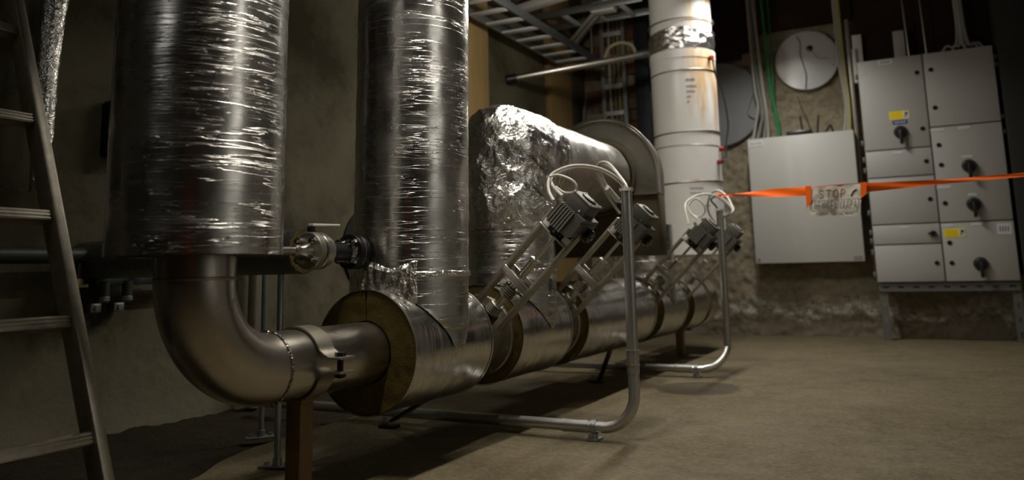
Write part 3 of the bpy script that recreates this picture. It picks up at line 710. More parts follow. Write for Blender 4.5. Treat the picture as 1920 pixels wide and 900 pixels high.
foot((-1.60, 2.60, .20), (-1.93, 2.66, .03), 'small black steel strap under the nearest foil wrapped length')
foot((-1.52, 4.05, .19), (-1.62, 4.12, .012), 'small black steel strap under the longest foil wrapped length')

# two slim posts under the side branch
def slim_post(x_, y_, ztop, label, ang=0):
    t = thing('floor_post', label, 'post', (x_, y_, 0), 'slim galvanised floor posts')
    obj('pole', MB().cyl((x_, y_, .006), (x_-.004, y_, ztop), .0105, 20), 'steel_zinc', t)
    obj('socket', MB().cyl((x_, y_, .006), (x_, y_, .03), .015, 20), 'steel_zinc', t)
    R2 = Matrix.Rotation(ang, 3, 'Z')
    obj('base_plate', MB().box((x_, y_, .004), (.115, .045, .007), R2, .002), 'steel_zinc', t)
    for s_ in (-1, 1):
        c = Vector((x_, y_, 0))+R2 @ Vector((s_*.036, 0, 0)); obj('anchor_nut', MB().cyl(c+Vector((0, 0, .007)), c+Vector((0, 0, .018)), .009, 6), 'steel_zinc', t)
slim_post(-1.895, 1.985, .625, 'slim grey post with bolted foot plate, beside the brown support', .30)
slim_post(-2.29, 2.31, .64, 'slim grey post standing on the dark ground strip, farther left', .9)
tag(obj('wall_pipe', MB().cyl((-2.86, 2.82, .0), (-2.86, 2.82, 1.0), .032, 20), 'steel_dull'), 'thin upright dull pipe close to the left wall behind the slim posts', 'pipe')
mb = MB().lathe((XL-.02, 3.785, .758), (1, 0, 0), [(0, 0), (0, .245), (.032, .245), (.032, .232), (.024, .228), (.024, 0)], 48)
tag(obj('wall_opening', mb, 'gap_dark'), 'dark round opening in the left wall behind the second foil column', 'opening')
# insulated side branch running to the left wall
sb = thing('side_branch', 'small foil jacketed branch pipe running to the left wall, yellow wool end ring', 'pipe insulation', (-2.3, 2.0, .60))
obj('foil_cover', MB().pipe((-1.80, 1.985, .683), (XL+.01, 1.985, .683), .073, .05, 48, 20), 'foil_dull', sb)
obj('wool_ring', MB().lathe((-1.835, 1.985, .683), (1, 0, 0), [(0, .03), (.037, .046), (.037, .070), (0, .071)], 48, closed=True), 'wool', sb)
obj('pipe_core', MB().cyl((-1.86, 1.985, .683), (-1.82, 1.985, .683), .045, 32), 'black_iron', sb)
# flanged bypass line between the first two columns
bp = thing('flanged_valve_line', 'small steel line with two bolted flange pairs, black nipple and white lever between foil columns', 'valve', (-1.62, 1.9, .60))
bx_, bz = -1.62, .677; CY = Vector((0, 1, 0))
def fl(y_, r, t_, mat, name='flange'):
    return obj(name, MB().lathe((bx_, y_, bz), CY, [(0, 0), (0, r-.003), (.003, r), (t_-.003, r), (t_, r-.003), (t_, 0)], 48), mat, bp)
fa = fl(1.800, .056, .026, 'steel_dull'); fb = fl(1.832, .056, .024, 'steel_bright'); obj('gasket', MB().cyl((bx_, 1.826, bz), (bx_, 1.832, bz), .052, 40), 'black_plastic', bp)
fl(1.856, .047, .022, 'steel_bright', 'valve_body')
obj('feed_pipe', MB().tube([(bx_, 1.50, bz-.006), (bx_, 1.77, bz)], .0125, 24), 'steel_bright', bp)
obj('reducer', MB().lathe((bx_, 1.742, bz), CY, [(0, .0135), (.004, .018), (.016, .018), (.020, .014), (.030, .016), (.058, .024), (.058, 0)], 32), 'steel_bright', bp)
obj('nipple', MB().cyl((bx_, 1.878, bz), (bx_, 1.99, bz), .0285, 36), 'black_iron', bp)
fc = fl(1.990, .056, .022, 'black_iron'); fd = fl(2.016, .056, .020, 'black_iron'); obj('gasket', MB().cyl((bx_, 2.011, bz), (bx_, 2.017, bz), .053, 40), 'steel_zinc', bp)
obj('weld_collar', MB().lathe((bx_, 1.975, bz), CY, [(0, .029), (.004, .036), (.014, .038), (.016, 0)], 32), 'weld', bp)
for fo, ys, ye, mt in ((fa, 1.788, 1.80, 'chrome'), (fc, 1.972, 1.99, 'chrome')):
    for q in range(4):
        th = PI/4+PI/2*q; c = Vector((bx_+.040*math.cos(th), ys, bz+.040*math.sin(th)))
        obj('bolt', MB().cyl(c, c+CY*(ye-ys), .0115, 6).cyl(c-CY*.010, c, .0065, 12), mt, fo)
obj('outlet_elbow', MB().tube(catmull([(bx_, 2.03, bz), (bx_, 2.055, bz), (bx_+.012, 2.075, bz-.014), (bx_+.018, 2.08, bz-.04), (bx_+.018, 2.08, bz-.085)], 8), .0115, 16), 'steel_bright', bp)
obj('elbow_nut', MB().cyl((bx_+.018, 2.08, bz-.048), (bx_+.018, 2.08, bz-.034), .018, 6), 'black_iron', bp)
obj('lever_stem', MB().cyl((bx_-.02, 1.845, bz+.04), (bx_-.02, 1.835, bz+.075), .012, 16), 'black_iron', bp)
obj('lever_handle', MB().box((bx_-.01, 1.885, bz+.080), (.022, .125, .0075), Matrix.Rotation(.03, 3, 'X'), .002), 'white_plastic', bp)
# foil bandage where the line enters the column
vs = []; fs = []; NA, NB_ = 70, 26
for i in range(NB_+1):
    for j in range(NA+1):
        th = math.radians(195+115*j/NA); z_ = .50+.135*i/NB_+.01*math.sin(j*.2)
        pp = Vector((math.cos(th), math.sin(th), z_*1.2)); e = .004+.012*abs(noise.noise(pp*6))+.006*abs(noise.noise(pp*15)); e *= min(1, i/3, (NB_-i)/3, j/5, (NA-j)/5)
        vs.append((V2[0]+.003+(RV+.001+e)*math.cos(th), V2[1]+.002+(RV+.001+e)*math.sin(th), z_))
for i in range(NB_):
    for j in range(NA): a = i*(NA+1)+j; fs.append((a, a+1, a+NA+2, a+NA+1))
obj('foil_bandage', MB().add(vs, fs), 'foil_crumpled', v2, 25)

# ================================================================== LADDER AT THE LEFT
t = thing('aluminium_ladder', 'scuffed aluminium ladder leaning towards the left wall in the foreground', 'ladder', (-1.67, 1.0, 0))
f0 = Vector((-1.672, 1.25, 0.0)); dirl = Vector((-.405, 0, 1)).normalized(); nl = Vector((dirl.z, 0, -dirl.x))
RL = Matrix((nl, Vector((0, 1, 0)), dirl)).transposed(); LL = 3.05
def stile(y_):
    mb = MB(); c = Vector((f0.x, y_, 0))+dirl*(LL/2)
    mb.box(c+nl*.0, (.058, .028, LL), RL, .004); return mb
for y_ in (1.25, .86): obj('stile', stile(y_), 'ladder_aluminium', t)
for q in range(10):
    d = .255+.285*q
    mb = MB(); c = Vector((f0.x, 1.055, 0))+dirl*d
    mb.box(c, (.034, .36, .030), RL, .003)
    for s_ in (-1, 0, 1): mb.box(c+nl*(.0175)+dirl*(s_*.009), (.0024, .358, .004), RL)
    obj('rung', mb, 'ladder_aluminium', t)
for y_ in (1.25, .86): obj('rubber_foot', MB().box(Vector((f0.x, y_, .016))+dirl*.0, (.06, .03, .034), RL, .004), 'black_plastic', t)

# ================================================================== LEFT WALL DETAILS
tag(obj('foil_hose', MB().tube(catmull([(-2.86, 1.80, 2.6), (-2.855, 1.765, 1.9), (-2.85, 1.735, 1.5), (-2.85, 1.735, 1.15), (-2.86, 1.74, .93)], 14), .056, 28, rf=lambda s_: 1-.45*s_), 'foil_crumpled'),
    'crinkled foil sleeve hanging on the left wall behind the ladder', 'pipe insulation')
t = thing('wall_switch_box', 'small black box on the left wall left of the first foil column', 'switch box', (-2.89, 2.06, 1.1))
obj('housing', MB().box((-2.885, 2.075, 1.215), (.08, .11, .23), None, .006), 'black_plastic', t)
obj('lid', MB().box((-2.842, 2.075, 1.215), (.008, .10, .22), None, .003), 'black_iron', t)
t = thing('pipe_manifold', 'dark green painted pipe manifold with drop valves low on the left wall', 'pipe', (-2.84, 2.1, .45))
obj('header', MB().cyl((-2.84, .9, .695), (-2.84, 2.25, .700), .030, 24), 'dark_green_paint', t)
obj('lower_rail', MB().box((-2.86, 2.19, .600), (.04, .42, .032), None, .004), 'dark_green_paint', t)
for y_ in (2.00, 2.17, 2.30):
    obj('valve_handle', MB().lathe((-2.83, y_, .655), (1, 0, 0), [(0, 0), (0, .026), (.02, .030), (.03, .022), (.03, 0)], 20), 'black_plastic', t)
    obj('handle_screw', MB().cyl((-2.80, y_, .655), (-2.794, y_, .655), .007, 12), 'chrome', t)
for y_ in (2.015, 2.115):
    dp = obj('drop_pipe', MB().cyl((-2.84, y_, .60), (-2.84, y_, .528), .019, 20), 'dark_green_paint', t)
    obj('drain_cap', MB().lathe((-2.84, y_, .545), (0, 0, -1), [(0, .016), (.006, .022), (.02, .022), (.028, .015), (.028, 0)], 20), 'steel_zinc', dp)
    obj('fixing_plate', MB().box((-2.90, y_, .497), (.035, .045, .035), None, .003), 'steel_zinc', dp)
    obj('plate_bolt', MB().cyl((-2.884, y_, .497), (-2.876, y_, .497), .010, 6), 'steel_zinc', dp)
t2 = obj('drain_cock', MB().cyl((-2.84, 1.90, .67), (-2.84, 1.90, .60), .020, 18), 'black_iron', t)
obj('cock_body', MB().cyl((-2.84, 1.90, .612), (-2.84, 1.90, .588), .022, 8), 'brass', t2)
obj('cock_lever', MB().box((-2.835, 1.89, .585), (.014, .10, .014), None, .003), 'steel_bright', t2)

# ================================================================== CEILING AND BACK LEFT CORNER
t = thing('cable_ladder', 'grey steel cable ladder hung under the ceiling along the left wall', 'cable tray', (-2.62, 4.5, 2.45), 'steel cable ladders')
for x_ in (-2.775, -2.465): obj('side_rail', MB().box((x_, 4.5, 2.49), (.018, 4.3, .066), None, .003), 'steel_zinc', t)
for q in range(15): obj('rung', MB().box((-2.62, 2.73+.253*q, 2.462), (.29, .062, .016), None, .003), 'galvanised_pale', t)
for q in range(3): obj('hanger', MB().cyl((-2.47, 3.2+1.6*q, 2.5), (-2.47, 3.2+1.6*q, ZC+.02), .006, 10), 'steel_zinc', t)
t = thing('cable_ladder', 'short upper grey cable ladder crossing above the brace pipe', 'cable tray', (-2.35, 6.1, 2.75), 'steel cable ladders')
for y_ in (5.95, 6.30): obj('side_rail', MB().box((-2.35, y_, 2.80), (1.02, .018, .06), None, .003), 'steel_zinc', t)
for q in range(3): obj('rung', MB().box((-2.55+.26*q, 6.125, 2.78), (.05, .35, .016), None, .003), 'galvanised_pale', t)
tag(obj('cable_trunking', MB().box((-2.62, 5.64, 2.80), (1.1, .09, .06), Matrix.Rotation(-.27, 3, 'Z'), .004), 'white_plastic'), 'white plastic cable trunking under the ceiling at the top edge', 'cable trunking')
t = thing('cable_ladder', 'narrow upright cable ladder fixed to the back wall left of the white pipe', 'cable tray', (-2.55, 7.22, 1.2), 'steel cable ladders')
for x_ in (-2.665, -2.445): obj('side_rail', MB().box((x_, 7.20, 2.42), (.036, .05, 2.5), None, .003), 'galvanised_mid', t)
for q in range(9): obj('rung', MB().box((-2.555, 7.19, 1.32+.27*q), (.20, .02, .045), None, .003), 'galvanised_pale', t)
for i, (x_, mt, lab) in enumerate(((-2.60, 'white_cable', 'white cable rising inside the upright cable ladder, left one'), (-2.55, 'grey_cable', 'grey cable rising in the middle of the upright cable ladder'), (-2.505, 'yellow_cable', 'yellowish cable rising inside the upright cable ladder, right one'))):
    cable([(x_, 7.23, 1.2), (x_+.01, 7.23, 1.8), (x_-.01, 7.23, 2.4), (x_, 7.23, 3.5)], .011, mt, lab, 'cables in the upright ladder')
t = thing('brace_pipe', 'slanting steel brace pipe from the left wall to the white pipe', 'pipe', (-2.4, 5.9, 2.15))
obj('tube', MB().cyl((XL+.02, 5.62, 2.185), (-1.86, 6.15, 2.385), .030, 24), 'steel_bright', t)
obj('wall_socket', MB().cyl((XL+.0, 5.605, 2.18), (XL+.07, 5.65, 2.195), .04, 20), 'black_iron', t)
obj('brown_sleeve', MB().cyl((-2.50, 5.832, 2.266), (-2.42, 5.872, 2.281), .034, 20), 'brown_paint', t)
obj('end_collar', MB().cyl((-1.97, 6.095, 2.364), (-1.85, 6.155, 2.387), .034, 20), 'steel_zinc', t)
tag(obj('dark_duct', MB().box((-2.24, 7.17, 2.2), (.14, .12, 2.65), None, .006), 'dark_blue_duct'), 'dark blue upright square duct left of the white pipe', 'duct')
cable([(-2.88, 7.2, 1.2), (-2.86, 7.2, 1.7), (-2.90, 7.22, 2.1), (-2.86, 7.2, 2.35)], .016, 'grey_cable', 'grey conduit hugging the left corner of the back wall', 'pipes at the back corner')
for i in range(4):
    cable([(-2.86+.03*i, 6.72, 2.74-.01*i), (-2.62+.03*i, 6.42, 2.75), (-2.36+.03*i, 6.12, 2.78), (-2.2+.03*i, 6.0, 2.84), (-2.1+.03*i, 5.95, 2.96)], .014, ('white_cable', 'grey_cable', 'white_cable', 'grey_cable')[i],
          ('white cable sagging under the ceiling, front of the bundle', 'grey cable sagging under the ceiling, second of the bundle', 'white cable sagging under the ceiling, third of the bundle', 'grey cable sagging under the ceiling, rear of the bundle')[i], 'sagging ceiling cables')
cable([(-2.20, 5.99, 2.345), (-2.17, 6.02, 2.44), (-2.08, 6.05, 2.48), (-1.99, 6.07, 2.45), (-1.96, 6.08, 2.385)], .014, 'beige_hose', 'yellowish hose looped over the brace pipe beside the white pipe', 'looped hoses')

tag(obj('junction_box', MB().box((-2.20, 6.02, 2.80), (.20, .10, .09), None, .006), 'white_plastic'), 'white junction box under the ceiling where the sagging cables end', 'junction box')
# ================================================================== WHITE INSULATED PIPE
WX, WY, WR = -1.553, 6.0, .252
t = thing('white_pipe', 'thick white upright pipe with wire straps, rust stains and a foil band', 'pipe', (WX, WY, .70))
obj('shell', MB().lathe((WX, WY, .70), (0, 0, 1), [(0, .13), (0, WR-.004), (.004, WR), (1.50, WR), (1.502, WR+.004), (1.57, WR+.004)], 72), 'white_pipe', t)
obj('upper_shell', MB().lathe((WX, WY, 2.42), (0, 0, 1), [(0, WR-.012), (1.1, WR-.012)], 72), 'white_pipe', t)
vs = []; fs = []; n = 96; K = 22
for i in range(K+1):
    for j in range(n):
        th = 2*PI*j/n; z_ = 2.262+.175*i/K; p = Vector((math.cos(th)*WR, math.sin(th)*WR, z_)); e = .010*noise.fractal(p*14, 1, 2, 3)
        r = WR+.002+(e if 0 < i < K else 0); vs.append((WX+r*math.cos(th), WY+r*math.sin(th), z_+.01*math.sin(3*th)))
for i in range(K):
    for j in range(n): a = i*n+j; b = i*n+(j+1) % n; fs.append((a, b, b+n, a+n))
obj('foil_band', MB().add(vs, fs), 'foil_crumpled', t, 25)
for z_ in (1.244, 1.626, 2.104, 2.514):
    rg = [(WX+(WR+.002)*math.cos(2*PI*i/72), WY+(WR+.002)*math.sin(2*PI*i/72), z_+.008*math.sin(2*PI*i/72+1)) for i in range(73)]
    obj('strap', MB().tube(rg, .0055, 8, caps=False), 'steel_dull', t)
obj('shell_joint', MB().lathe((WX, WY, 1.515), (0, 0, 1), [(0, WR), (.002, WR+.002), (.006, WR+.002), (.008, WR)], 72), 'steel_bright', t)
def onpipe(az, z_, e=.0): a_ = math.radians(az); return Vector((WX+(WR+e)*math.cos(a_), WY+(WR+e)*math.sin(a_), z_))
AZR = -3
for az, z_ in ((-22, 2.20), (-3, 1.50), (-14, 1.395)):
    c = onpipe(az, z_); obj('red_plug', MB().cyl(c, onpipe(az, z_, .035), .019, 16), 'red_dark', t)
obj('black_wire', MB().tube(catmull([onpipe(-22, 2.18, .03), onpipe(-14, 2.05, .03), onpipe(0, 1.92, .05), onpipe(4, 1.7, .07), onpipe(0, 1.55, .05), onpipe(-6, 1.42, .05), onpipe(-14, 1.395, .04)], 8), .007, 8), 'black_cable', t)
obj('side_wire', MB().tube(catmull([onpipe(195, 2.0, .01), onpipe(198, 1.7, .02), onpipe(196, 1.4, .015), onpipe(198, 1.1, .02), onpipe(196, .85, .015)], 8), .009, 8), 'black_cable', t)
def print_on_pipe(az0, z0, rows, mat):
    mb = MB()
    for r_, (n_, h_, dz) in enumerate(rows):
        for q in range(n_):
            az = az0+q*2.6+random.uniform(-.2, .2); p = onpipe(az, z0-dz, .0012); a_ = math.radians(az)
            mb.box(p, (.0012, .0065, h_), Matrix.Rotation(a_, 3, 'Z'))
    obj('printed_text', mb, mat, t)['kind'] = 'stuff'
print_on_pipe(-70, 2.02, [(6, .02, 0), (7, .016, .05), (6, .014, .09), (3, .014, .13), (2, .014, .17)], 'grey_cable')
print_on_pipe(-72, 1.245, [(6, .022, 0)], 'pen_red'); print_on_pipe(-74, 1.19, [(9, .014, 0), (8, .012, .035)], 'grey_cable'); print_on_pipe(-50, 1.06, [(4, .014, 0)], 'grey_cable')

# ================================================================== BACK WALL DISCS AND CABLES
t = thing('round_cover', 'round glossy white cover plate high on the back wall with a small black hole', 'cover plate', (-.765, 7.30, 2.15))
obj('plate', MB().lathe((-.765, 7.335, 2.435), (0, -1, 0), [(0, 0), (0, .272), (.018, .274), (.026, .268), (.034, .20), (.038, 0)], 80), 'enamel_white', t)
obj('hole', MB().lathe((-.728, 7.304, 2.535), (0, -1, 0), [(0, 0), (0, .028), (.006, .029), (.008, .024), (.008, 0)], 28), 'black_plastic', t)
obj('thin_wire', MB().tube(catmull([(-.83, 7.297, 2.66), (-.805, 7.295, 2.60), (-.812, 7.293, 2.50), (-.79, 7.292, 2.38), (-.775, 7.29, 2.28), (-.79, 7.295, 2.17)], 8), .0035, 6), 'black_cable', t)
obj('thin_wire', MB().tube(catmull([(-.715, 7.296, 2.515), (-.69, 7.293, 2.47), (-.655, 7.292, 2.43), (-.58, 7.293, 2.425)], 8), .003, 6), 'grey_cable', t)
for p in ((-.58, 2.61), (-.55, 2.36), (-.93, 2.32), (-.90, 2.58)): obj('screw', MB().cyl((p[0], 7.318, p[1]), (p[0], 7.300, p[1]), .008, 8), 'steel_dull', t)
t = thing('round_cover', 'large round grey cover on the back wall, half hidden behind the white pipe', 'cover plate', (-1.56, 7.30, 1.72))
obj('plate', MB().lathe((-1.57, 7.335, 2.12), (0, -1, 0), [(0, 0), (0, .40), (.02, .405), (.03, .395), (.035, 0)], 80), 'enamel_grey', t)
obj('thin_wire', MB().tube(catmull([(-1.20, 7.29, 2.27), (-1.27, 7.288, 2.12), (-1.30, 7.288, 2.0), (-1.22, 7.288, 1.93)], 8), .005, 6), 'grey_cable', t)
def drops(items, group):
    for pts, r, mt, lab in items: cable(pts, r, mt, lab, group)
yb = 7.25
drops([([(-1.22, yb, 3.45), (-1.20, yb, 2.4), (-1.17, yb, 2.0), (-1.20, yb, 1.85), (-1.25, yb, 1.70)], .013, 'grey_cable', 'grey cable dropping into the left end of the wide white box'),
       ([(-1.18, yb, 3.45), (-1.165, yb-.02, 2.4), (-1.14, yb-.02, 2.0), (-1.155, yb, 1.85), (-1.18, yb, 1.70)], .014, 'grey_cable', 'second grey cable dropping into the wide white box'),
       ([(-1.205, yb-.02, 3.45), (-1.15, yb-.03, 2.3), (-1.13, yb-.03, 2.0), (-1.13, yb, 1.85), (-1.14, yb, 1.70)], .013, 'muted_cable', 'pale cable right of the two grey drops at the white box'),
       ([(-1.24, yb-.03, 3.45), (-1.22, yb-.03, 2.3), (-1.20, yb-.03, 2.05), (-1.24, yb-.02, 1.85), (-1.28, yb-.03, 1.68)], .012, 'muted_cable', 'pale cable bowing left behind the corner of the white box'),
       ([(-1.12, yb, 3.45), (-1.09, yb, 2.3), (-1.06, yb, 2.0), (-1.05, yb, 1.85), (-1.035, yb, 1.70)], .013, 'green_cable', 'green cable dropping into the wide white box'),
       ([(-1.06, yb, 3.45), (-1.05, yb, 2.5), (-1.06, yb, 2.1), (-1.04, yb, 1.95), (-1.03, yb, 1.78)], .006, 'green_cable', 'thin green wire beside the green cable')], 'cables dropping to the white box')
drops([([(-.505, yb, 3.45), (-.495, yb, 2.4), (-.47, yb, 2.0), (-.50, yb, 1.71)], .010, 'muted_cable', 'leftmost white cable right of the round white cover'),
       ([(-.485, yb, 3.45), (-.475, yb, 2.4), (-.455, yb, 2.0), (-.475, yb, 1.71)], .010, 'muted_cable', 'middle white cable right of the round white cover'),
       ([(-.465, yb, 3.45), (-.455, yb, 2.4), (-.44, yb, 2.0), (-.455, yb, 1.71)], .009, 'yellow_cable', 'yellow cable right of the round white cover'),
       ([(-.445, yb, 3.45), (-.44, yb, 2.4), (-.43, yb, 2.0), (-.435, yb, 1.71)], .008, 'black_cable', 'black cable right of the yellow cable')], 'cables beside the round white cover')
tag(obj('cable_channel', MB().box((-.405, 7.28, 2.3), (.03, .04, 2.2), None, .003), 'steel_dull'), 'narrow dull metal channel between the white box and the tall cabinet', 'cable channel')
tag(obj('mounting_rail', MB().box((-.335, 7.24, 2.43), (.075, .02, .30), None, .003).box((-.365, 7.22, 2.30), (.03, .05, .30), None, .003), 'white_plastic'), 'pale bracket plate standing above the tall cabinet left corner', 'bracket')
# ---------------- wide white box
t = thing('wall_box', 'wide plain light grey steel box hung on the back wall behind the orange tape', 'electrical box', (-.86, 7.12, .63))
obj('body', MB().box((-.8585, 7.235, 1.182), (.872, .20, 1.098), None, .006), 'painted_grey', t)
obj('door', MB().box((-.8585, 7.128, 1.182), (.876, .020, 1.102), None, .005), 'painted_grey', t)
obj('name_label', MB().box((-1.222, 7.1165, 1.688), (.13, .002, .050)), 'white_label', t)
mb = MB()
for q, h in enumerate((.020, .010, .012, .010, .012, .010, .016, .011, .012)): mb.box((-1.268+q*.0115, 7.115, 1.688), (.0065, .001, h))
obj('label_print', mb, 'label_blue_ink', t)
obj('corner_mark', MB().box((-1.268, 7.1165, .660), (.028, .002, .034)), 'enamel_grey', t)
obj('maker_plate', MB().box((-.470, 7.1165, .660), (.07, .002, .030)), 'enamel_grey', t)
t = thing('wifi_router', 'flat black aerial unit with two stubby antennas on top of the wide grey box', 'router', (-.85, 7.2, 1.73))
obj('base', MB().box((-.86, 7.2, 1.757), (.21, .12, .042), None, .012), 'black_plastic', t)
obj('antenna', MB().cyl((-.83, 7.18, 1.76), (-.845, 7.2, 1.90), .008, 10), 'black_plastic', t); obj('antenna', MB().cyl((-.71, 7.18, 1.735), (-.695, 7.2, 1.90), .008, 10), 'black_plastic', t)
cable([(-.66, 7.2, 1.735), (-.63, 7.2, 1.77), (-.60, 7.19, 1.80), (-.585, 7.2, 1.74)], .009, 'black_cable', 'short black cable curling on top of the wide grey box', 'loose cables on the box')
cable([(-.86, 7.26, 2.1), (-.83, 7.25, 1.98), (-.79, 7.24, 1.88), (-.77, 7.23, 1.74)], .003, 'black_cable', 'thin black wire hanging from the round white cover to the box', 'loose cables on the box')
# ---------------- tall switch cabinet
t = thing('switch_cabinet', 'tall grey two column switch cabinet with black rotary handles on the back wall', 'electrical cabinet', (.15, 7.05, .455))
YF = 7.05; x0, xm, x1 = -.343, .147, .644; zb, zt = .456, 2.295
obj('carcass', MB().box(((x0+x1)/2, YF+.145, (zb+zt)/2), (x1-x0, .25, zt-zb), None, .004), 'cab_side', t)
def door(xa, xb, za, zb_, items):
    g = .005
    d = obj('door', MB().box(((xa+xb)/2, YF+.010, (za+zb_)/2), (xb-xa-2*g, .020, zb_-za-2*g), None, .004), 'painted_grey_cab', t)
    for it in items:
        k_, x_, z_ = it[:3]
        if k_ == 'lock': obj('lock', MB().lathe((x_, YF, z_), (0, -1, 0), [(0, 0), (0, .017), (.004, .018), (.007, .014), (.003, .011), (.003, 0)], 20), 'black_iron', d)
        if k_ == 'knob': obj('rotary_handle', MB().lathe((x_, YF, z_), (0, -1, 0), [(0, 0), (0, .050), (.010, .052), (.020, .046), (.035, .040), (.045, .030), (.045, 0)], 32).box((x_+.002, YF-.045, z_-.045), (.026, .026, .12), None, .006), 'black_plastic', d)
        if k_ == 'smallknob': obj('rotary_handle', MB().lathe((x_, YF, z_), (0, -1, 0), [(0, 0), (0, .024), (.02, .022), (.028, .018), (.028, 0)], 24).box((x_-.015, YF-.02, z_+.006), (.05, .02, .016), Matrix.Rotation(-.4, 3, 'Y'), .004), 'black_plastic', d)
        if k_ == 'yellow':
            lb = obj('warning_label', MB().box((x_, YF-.001, z_), (.145, .002, .066)), 'yellow_label', d)
            mb_ = MB()
            for r_ in range(4): mb_.box((x_-.022, YF-.0025, z_+.020-r_*.0135), (.085, .001, .003))
            obj('print_lines', mb_, 'orange_ink', lb); obj('pictogram_field', MB().box((x_+.048, YF-.0025, z_), (.040, .001, .054)), 'white_label', lb)
            obj('pictogram', MB().box((x_+.052, YF-.0035, z_+.010), (.020, .001, .022)).box((x_+.044, YF-.0035, z_-.012), (.010, .001, .012)), 'label_ink', lb)
        if k_ == 'blue':
            lb = obj('name_label', MB().box((x_, YF-.001, z_), (.110, .002, .032)), 'blue_label', d); mb_ = MB()
            for q in range(8): mb_.box((x_-.038+q*.0108, YF-.0025, z_), (.006, .001, .014 if q % 3 else .011))
            obj('print_marks', mb_, 'white_label', lb)
        if k_ == 'tag':
            lb = obj('name_label', MB().box((x_, YF-.001, z_), (it[3], .002, it[4])), 'white_label', d)
            if len(it) > 5:
                mb_ = MB()
                for q in range(it[5]): mb_.box((x_-it[3]*.28+q*it[3]*.56/max(1, it[5]-1), YF-.0025, z_), (it[3]*.07, .001, it[4]*.45))
                obj('print_marks', mb_, 'label_ink', lb)
    return d
door(x0, xm, 1.527, zt, [('tag', -.128, 2.262, .105, .040, 5), ('lock', .098, 2.142), ('lock', .097, 1.677), ('yellow', -.062, 1.805), ('blue', -.062, 1.747), ('knob', -.064, 1.665), ('tag', -.302, 2.188, .03, .020, 2)])
door(x0, xm, 1.300, 1.527, [('tag', -.10, 1.498, .075, .018), ('lock', .099, 1.412)])
door(x0, xm, .918, 1.300, [('lock', .097, 1.108)])
door(x0, xm, .756, .918, [('tag', -.10, .893, .06, .016), ('smallknob', .094, .835)])
door(x0, xm, zb, .756, [('lock', .098, .604)])
door(xm, x1, 1.680, zt, [('lock', .199, 2.151), ('lock', .200, 1.837)])
door(xm, x1, .915, 1.680, [('tag', .20, 1.655, .10, .024), ('tag', .385, 1.655, .085, .024), ('tag', .385, 1.425, .075, .018), ('lock', .198, 1.533), ('lock', .20, 1.373), ('knob', .390, 1.350), ('tag', .20, 1.195, .10, .024), ('tag', .39, 1.125, .06, .018), ('lock', .198, 1.068), ('knob', .393, 1.050)])
door(xm, x1, zb, .915, [('tag', .197, .893, .09, .024), ('tag', .395, .895, .075, .024), ('yellow', .242, .833), ('lock', .199, .758), ('lock', .200, .602), ('knob', .394, .590), ('tag', .574, .850, .095, .085, 4)])
hinge = [obj('hinge', MB().box((x0-.012, YF+.025, z_), (.022, .026, .045), None, .005), 'frame_steel', t) for z_ in (2.17, 1.60, 1.46, 1.37, 1.20, 1.02, .86, .79, .70, .52)]
for z_ in (2.20, 2.14, 1.72, 1.60): obj('hinge', MB().box((x1+.010, YF+.025, z_), (.020, .026, .035), None, .005), 'frame_steel', t)
# perforated frame under it
t = thing('cabinet_frame', 'perforated grey steel angle frame standing under the tall switch cabinet', 'frame', (.15, 7.1, 0))
def perforated(name, p0, p1, wdt, horiz):
    p0 = Vector(p0); p1 = Vector(p1); L = (p1-p0).length; d = (p1-p0).normalized()
    side = Vector((1, 0, 0)) if not horiz else Vector((0, 0, 1))
    mb = MB(); pitch = .10; m = int(L/pitch); hl, hw = .022, .0075; pitch = L/m
    for i in range(m):
        c = p0+d*(pitch*(i+.5))
        for s_ in (-1, 1):
            mb.box(c+side*(s_*(wdt/4+hw/2)), tuple(abs((d*pitch+side*(wdt/2-hw)+Vector((0, .004, 0)))[q]) for q in range(3)))
            mb.box(c+d*(s_*(pitch/4+hl/2)), tuple(abs((d*(pitch/2-hl)+side*(hw*2)+Vector((0, .004, 0)))[q]) for q in range(3)))
    mb.box((p0+p1)/2+side*(-wdt/2)*(1)+Vector((0, .02, 0)), tuple(abs((d*L+side*.004+Vector((0, .04, 0)))[q]) for q in range(3)))
    return obj(name, mb, 'frame_steel', t)
perforated('leg', (-.303, 7.09, 0), (-.303, 7.09, .44), .058, False); perforated('leg', (.612, 7.09, 0), (.612, 7.09, .44), .058, False)
perforated('crossbeam', (-.335, 7.075, .418), (.640, 7.075, .418), .066, True)
# things rising above the cabinet
tag(obj('cable_duct', MB().box((-.01, 7.2, 2.42), (.085, .08, .25), None, .004), 'painted_grey_cab'), 'short grey plastic duct rising from the tall cabinet top', 'cable duct')
tag(obj('threaded_rod', MB().cyl((.055, 7.18, 2.29), (.028, 7.18, 3.55), .007, 8), 'steel_bright'), 'thin steel rod above the tall cabinet, right of the short duct', 'rod', 'thin rods above the cabinet')
tag(obj('threaded_rod', MB().cyl((.185, 7.18, 2.29), (.158, 7.18, 3.55), .006, 8), 'steel_bright'), 'thin steel rod above the centre seam of the tall cabinet', 'rod', 'thin rods above the cabinet')
for i, (xa, xb) in enumerate(((.27, .42), (.36, .44), (.47, .45), (.58, .47), (.62, .48))):
    cable([(xa, 7.2, 2.28), (xa+(xb-xa)*.4, 7.2, 2.36), (xb, 7.2, 2.46), (xb-.02, 7.2, 3.5)], .010, 'muted_cable' if i < 3 else 'grey_cable',
          ('first cable from the left fanning out above the tall cabinet', 'second cable from the left fanning out above the tall cabinet', 'middle cable fanning out above the tall cabinet', 'fourth cable from the left fanning out above the tall cabinet', 'rightmost cable fanning out above the tall cabinet')[i], 'cables fanning into the tall cabinet')
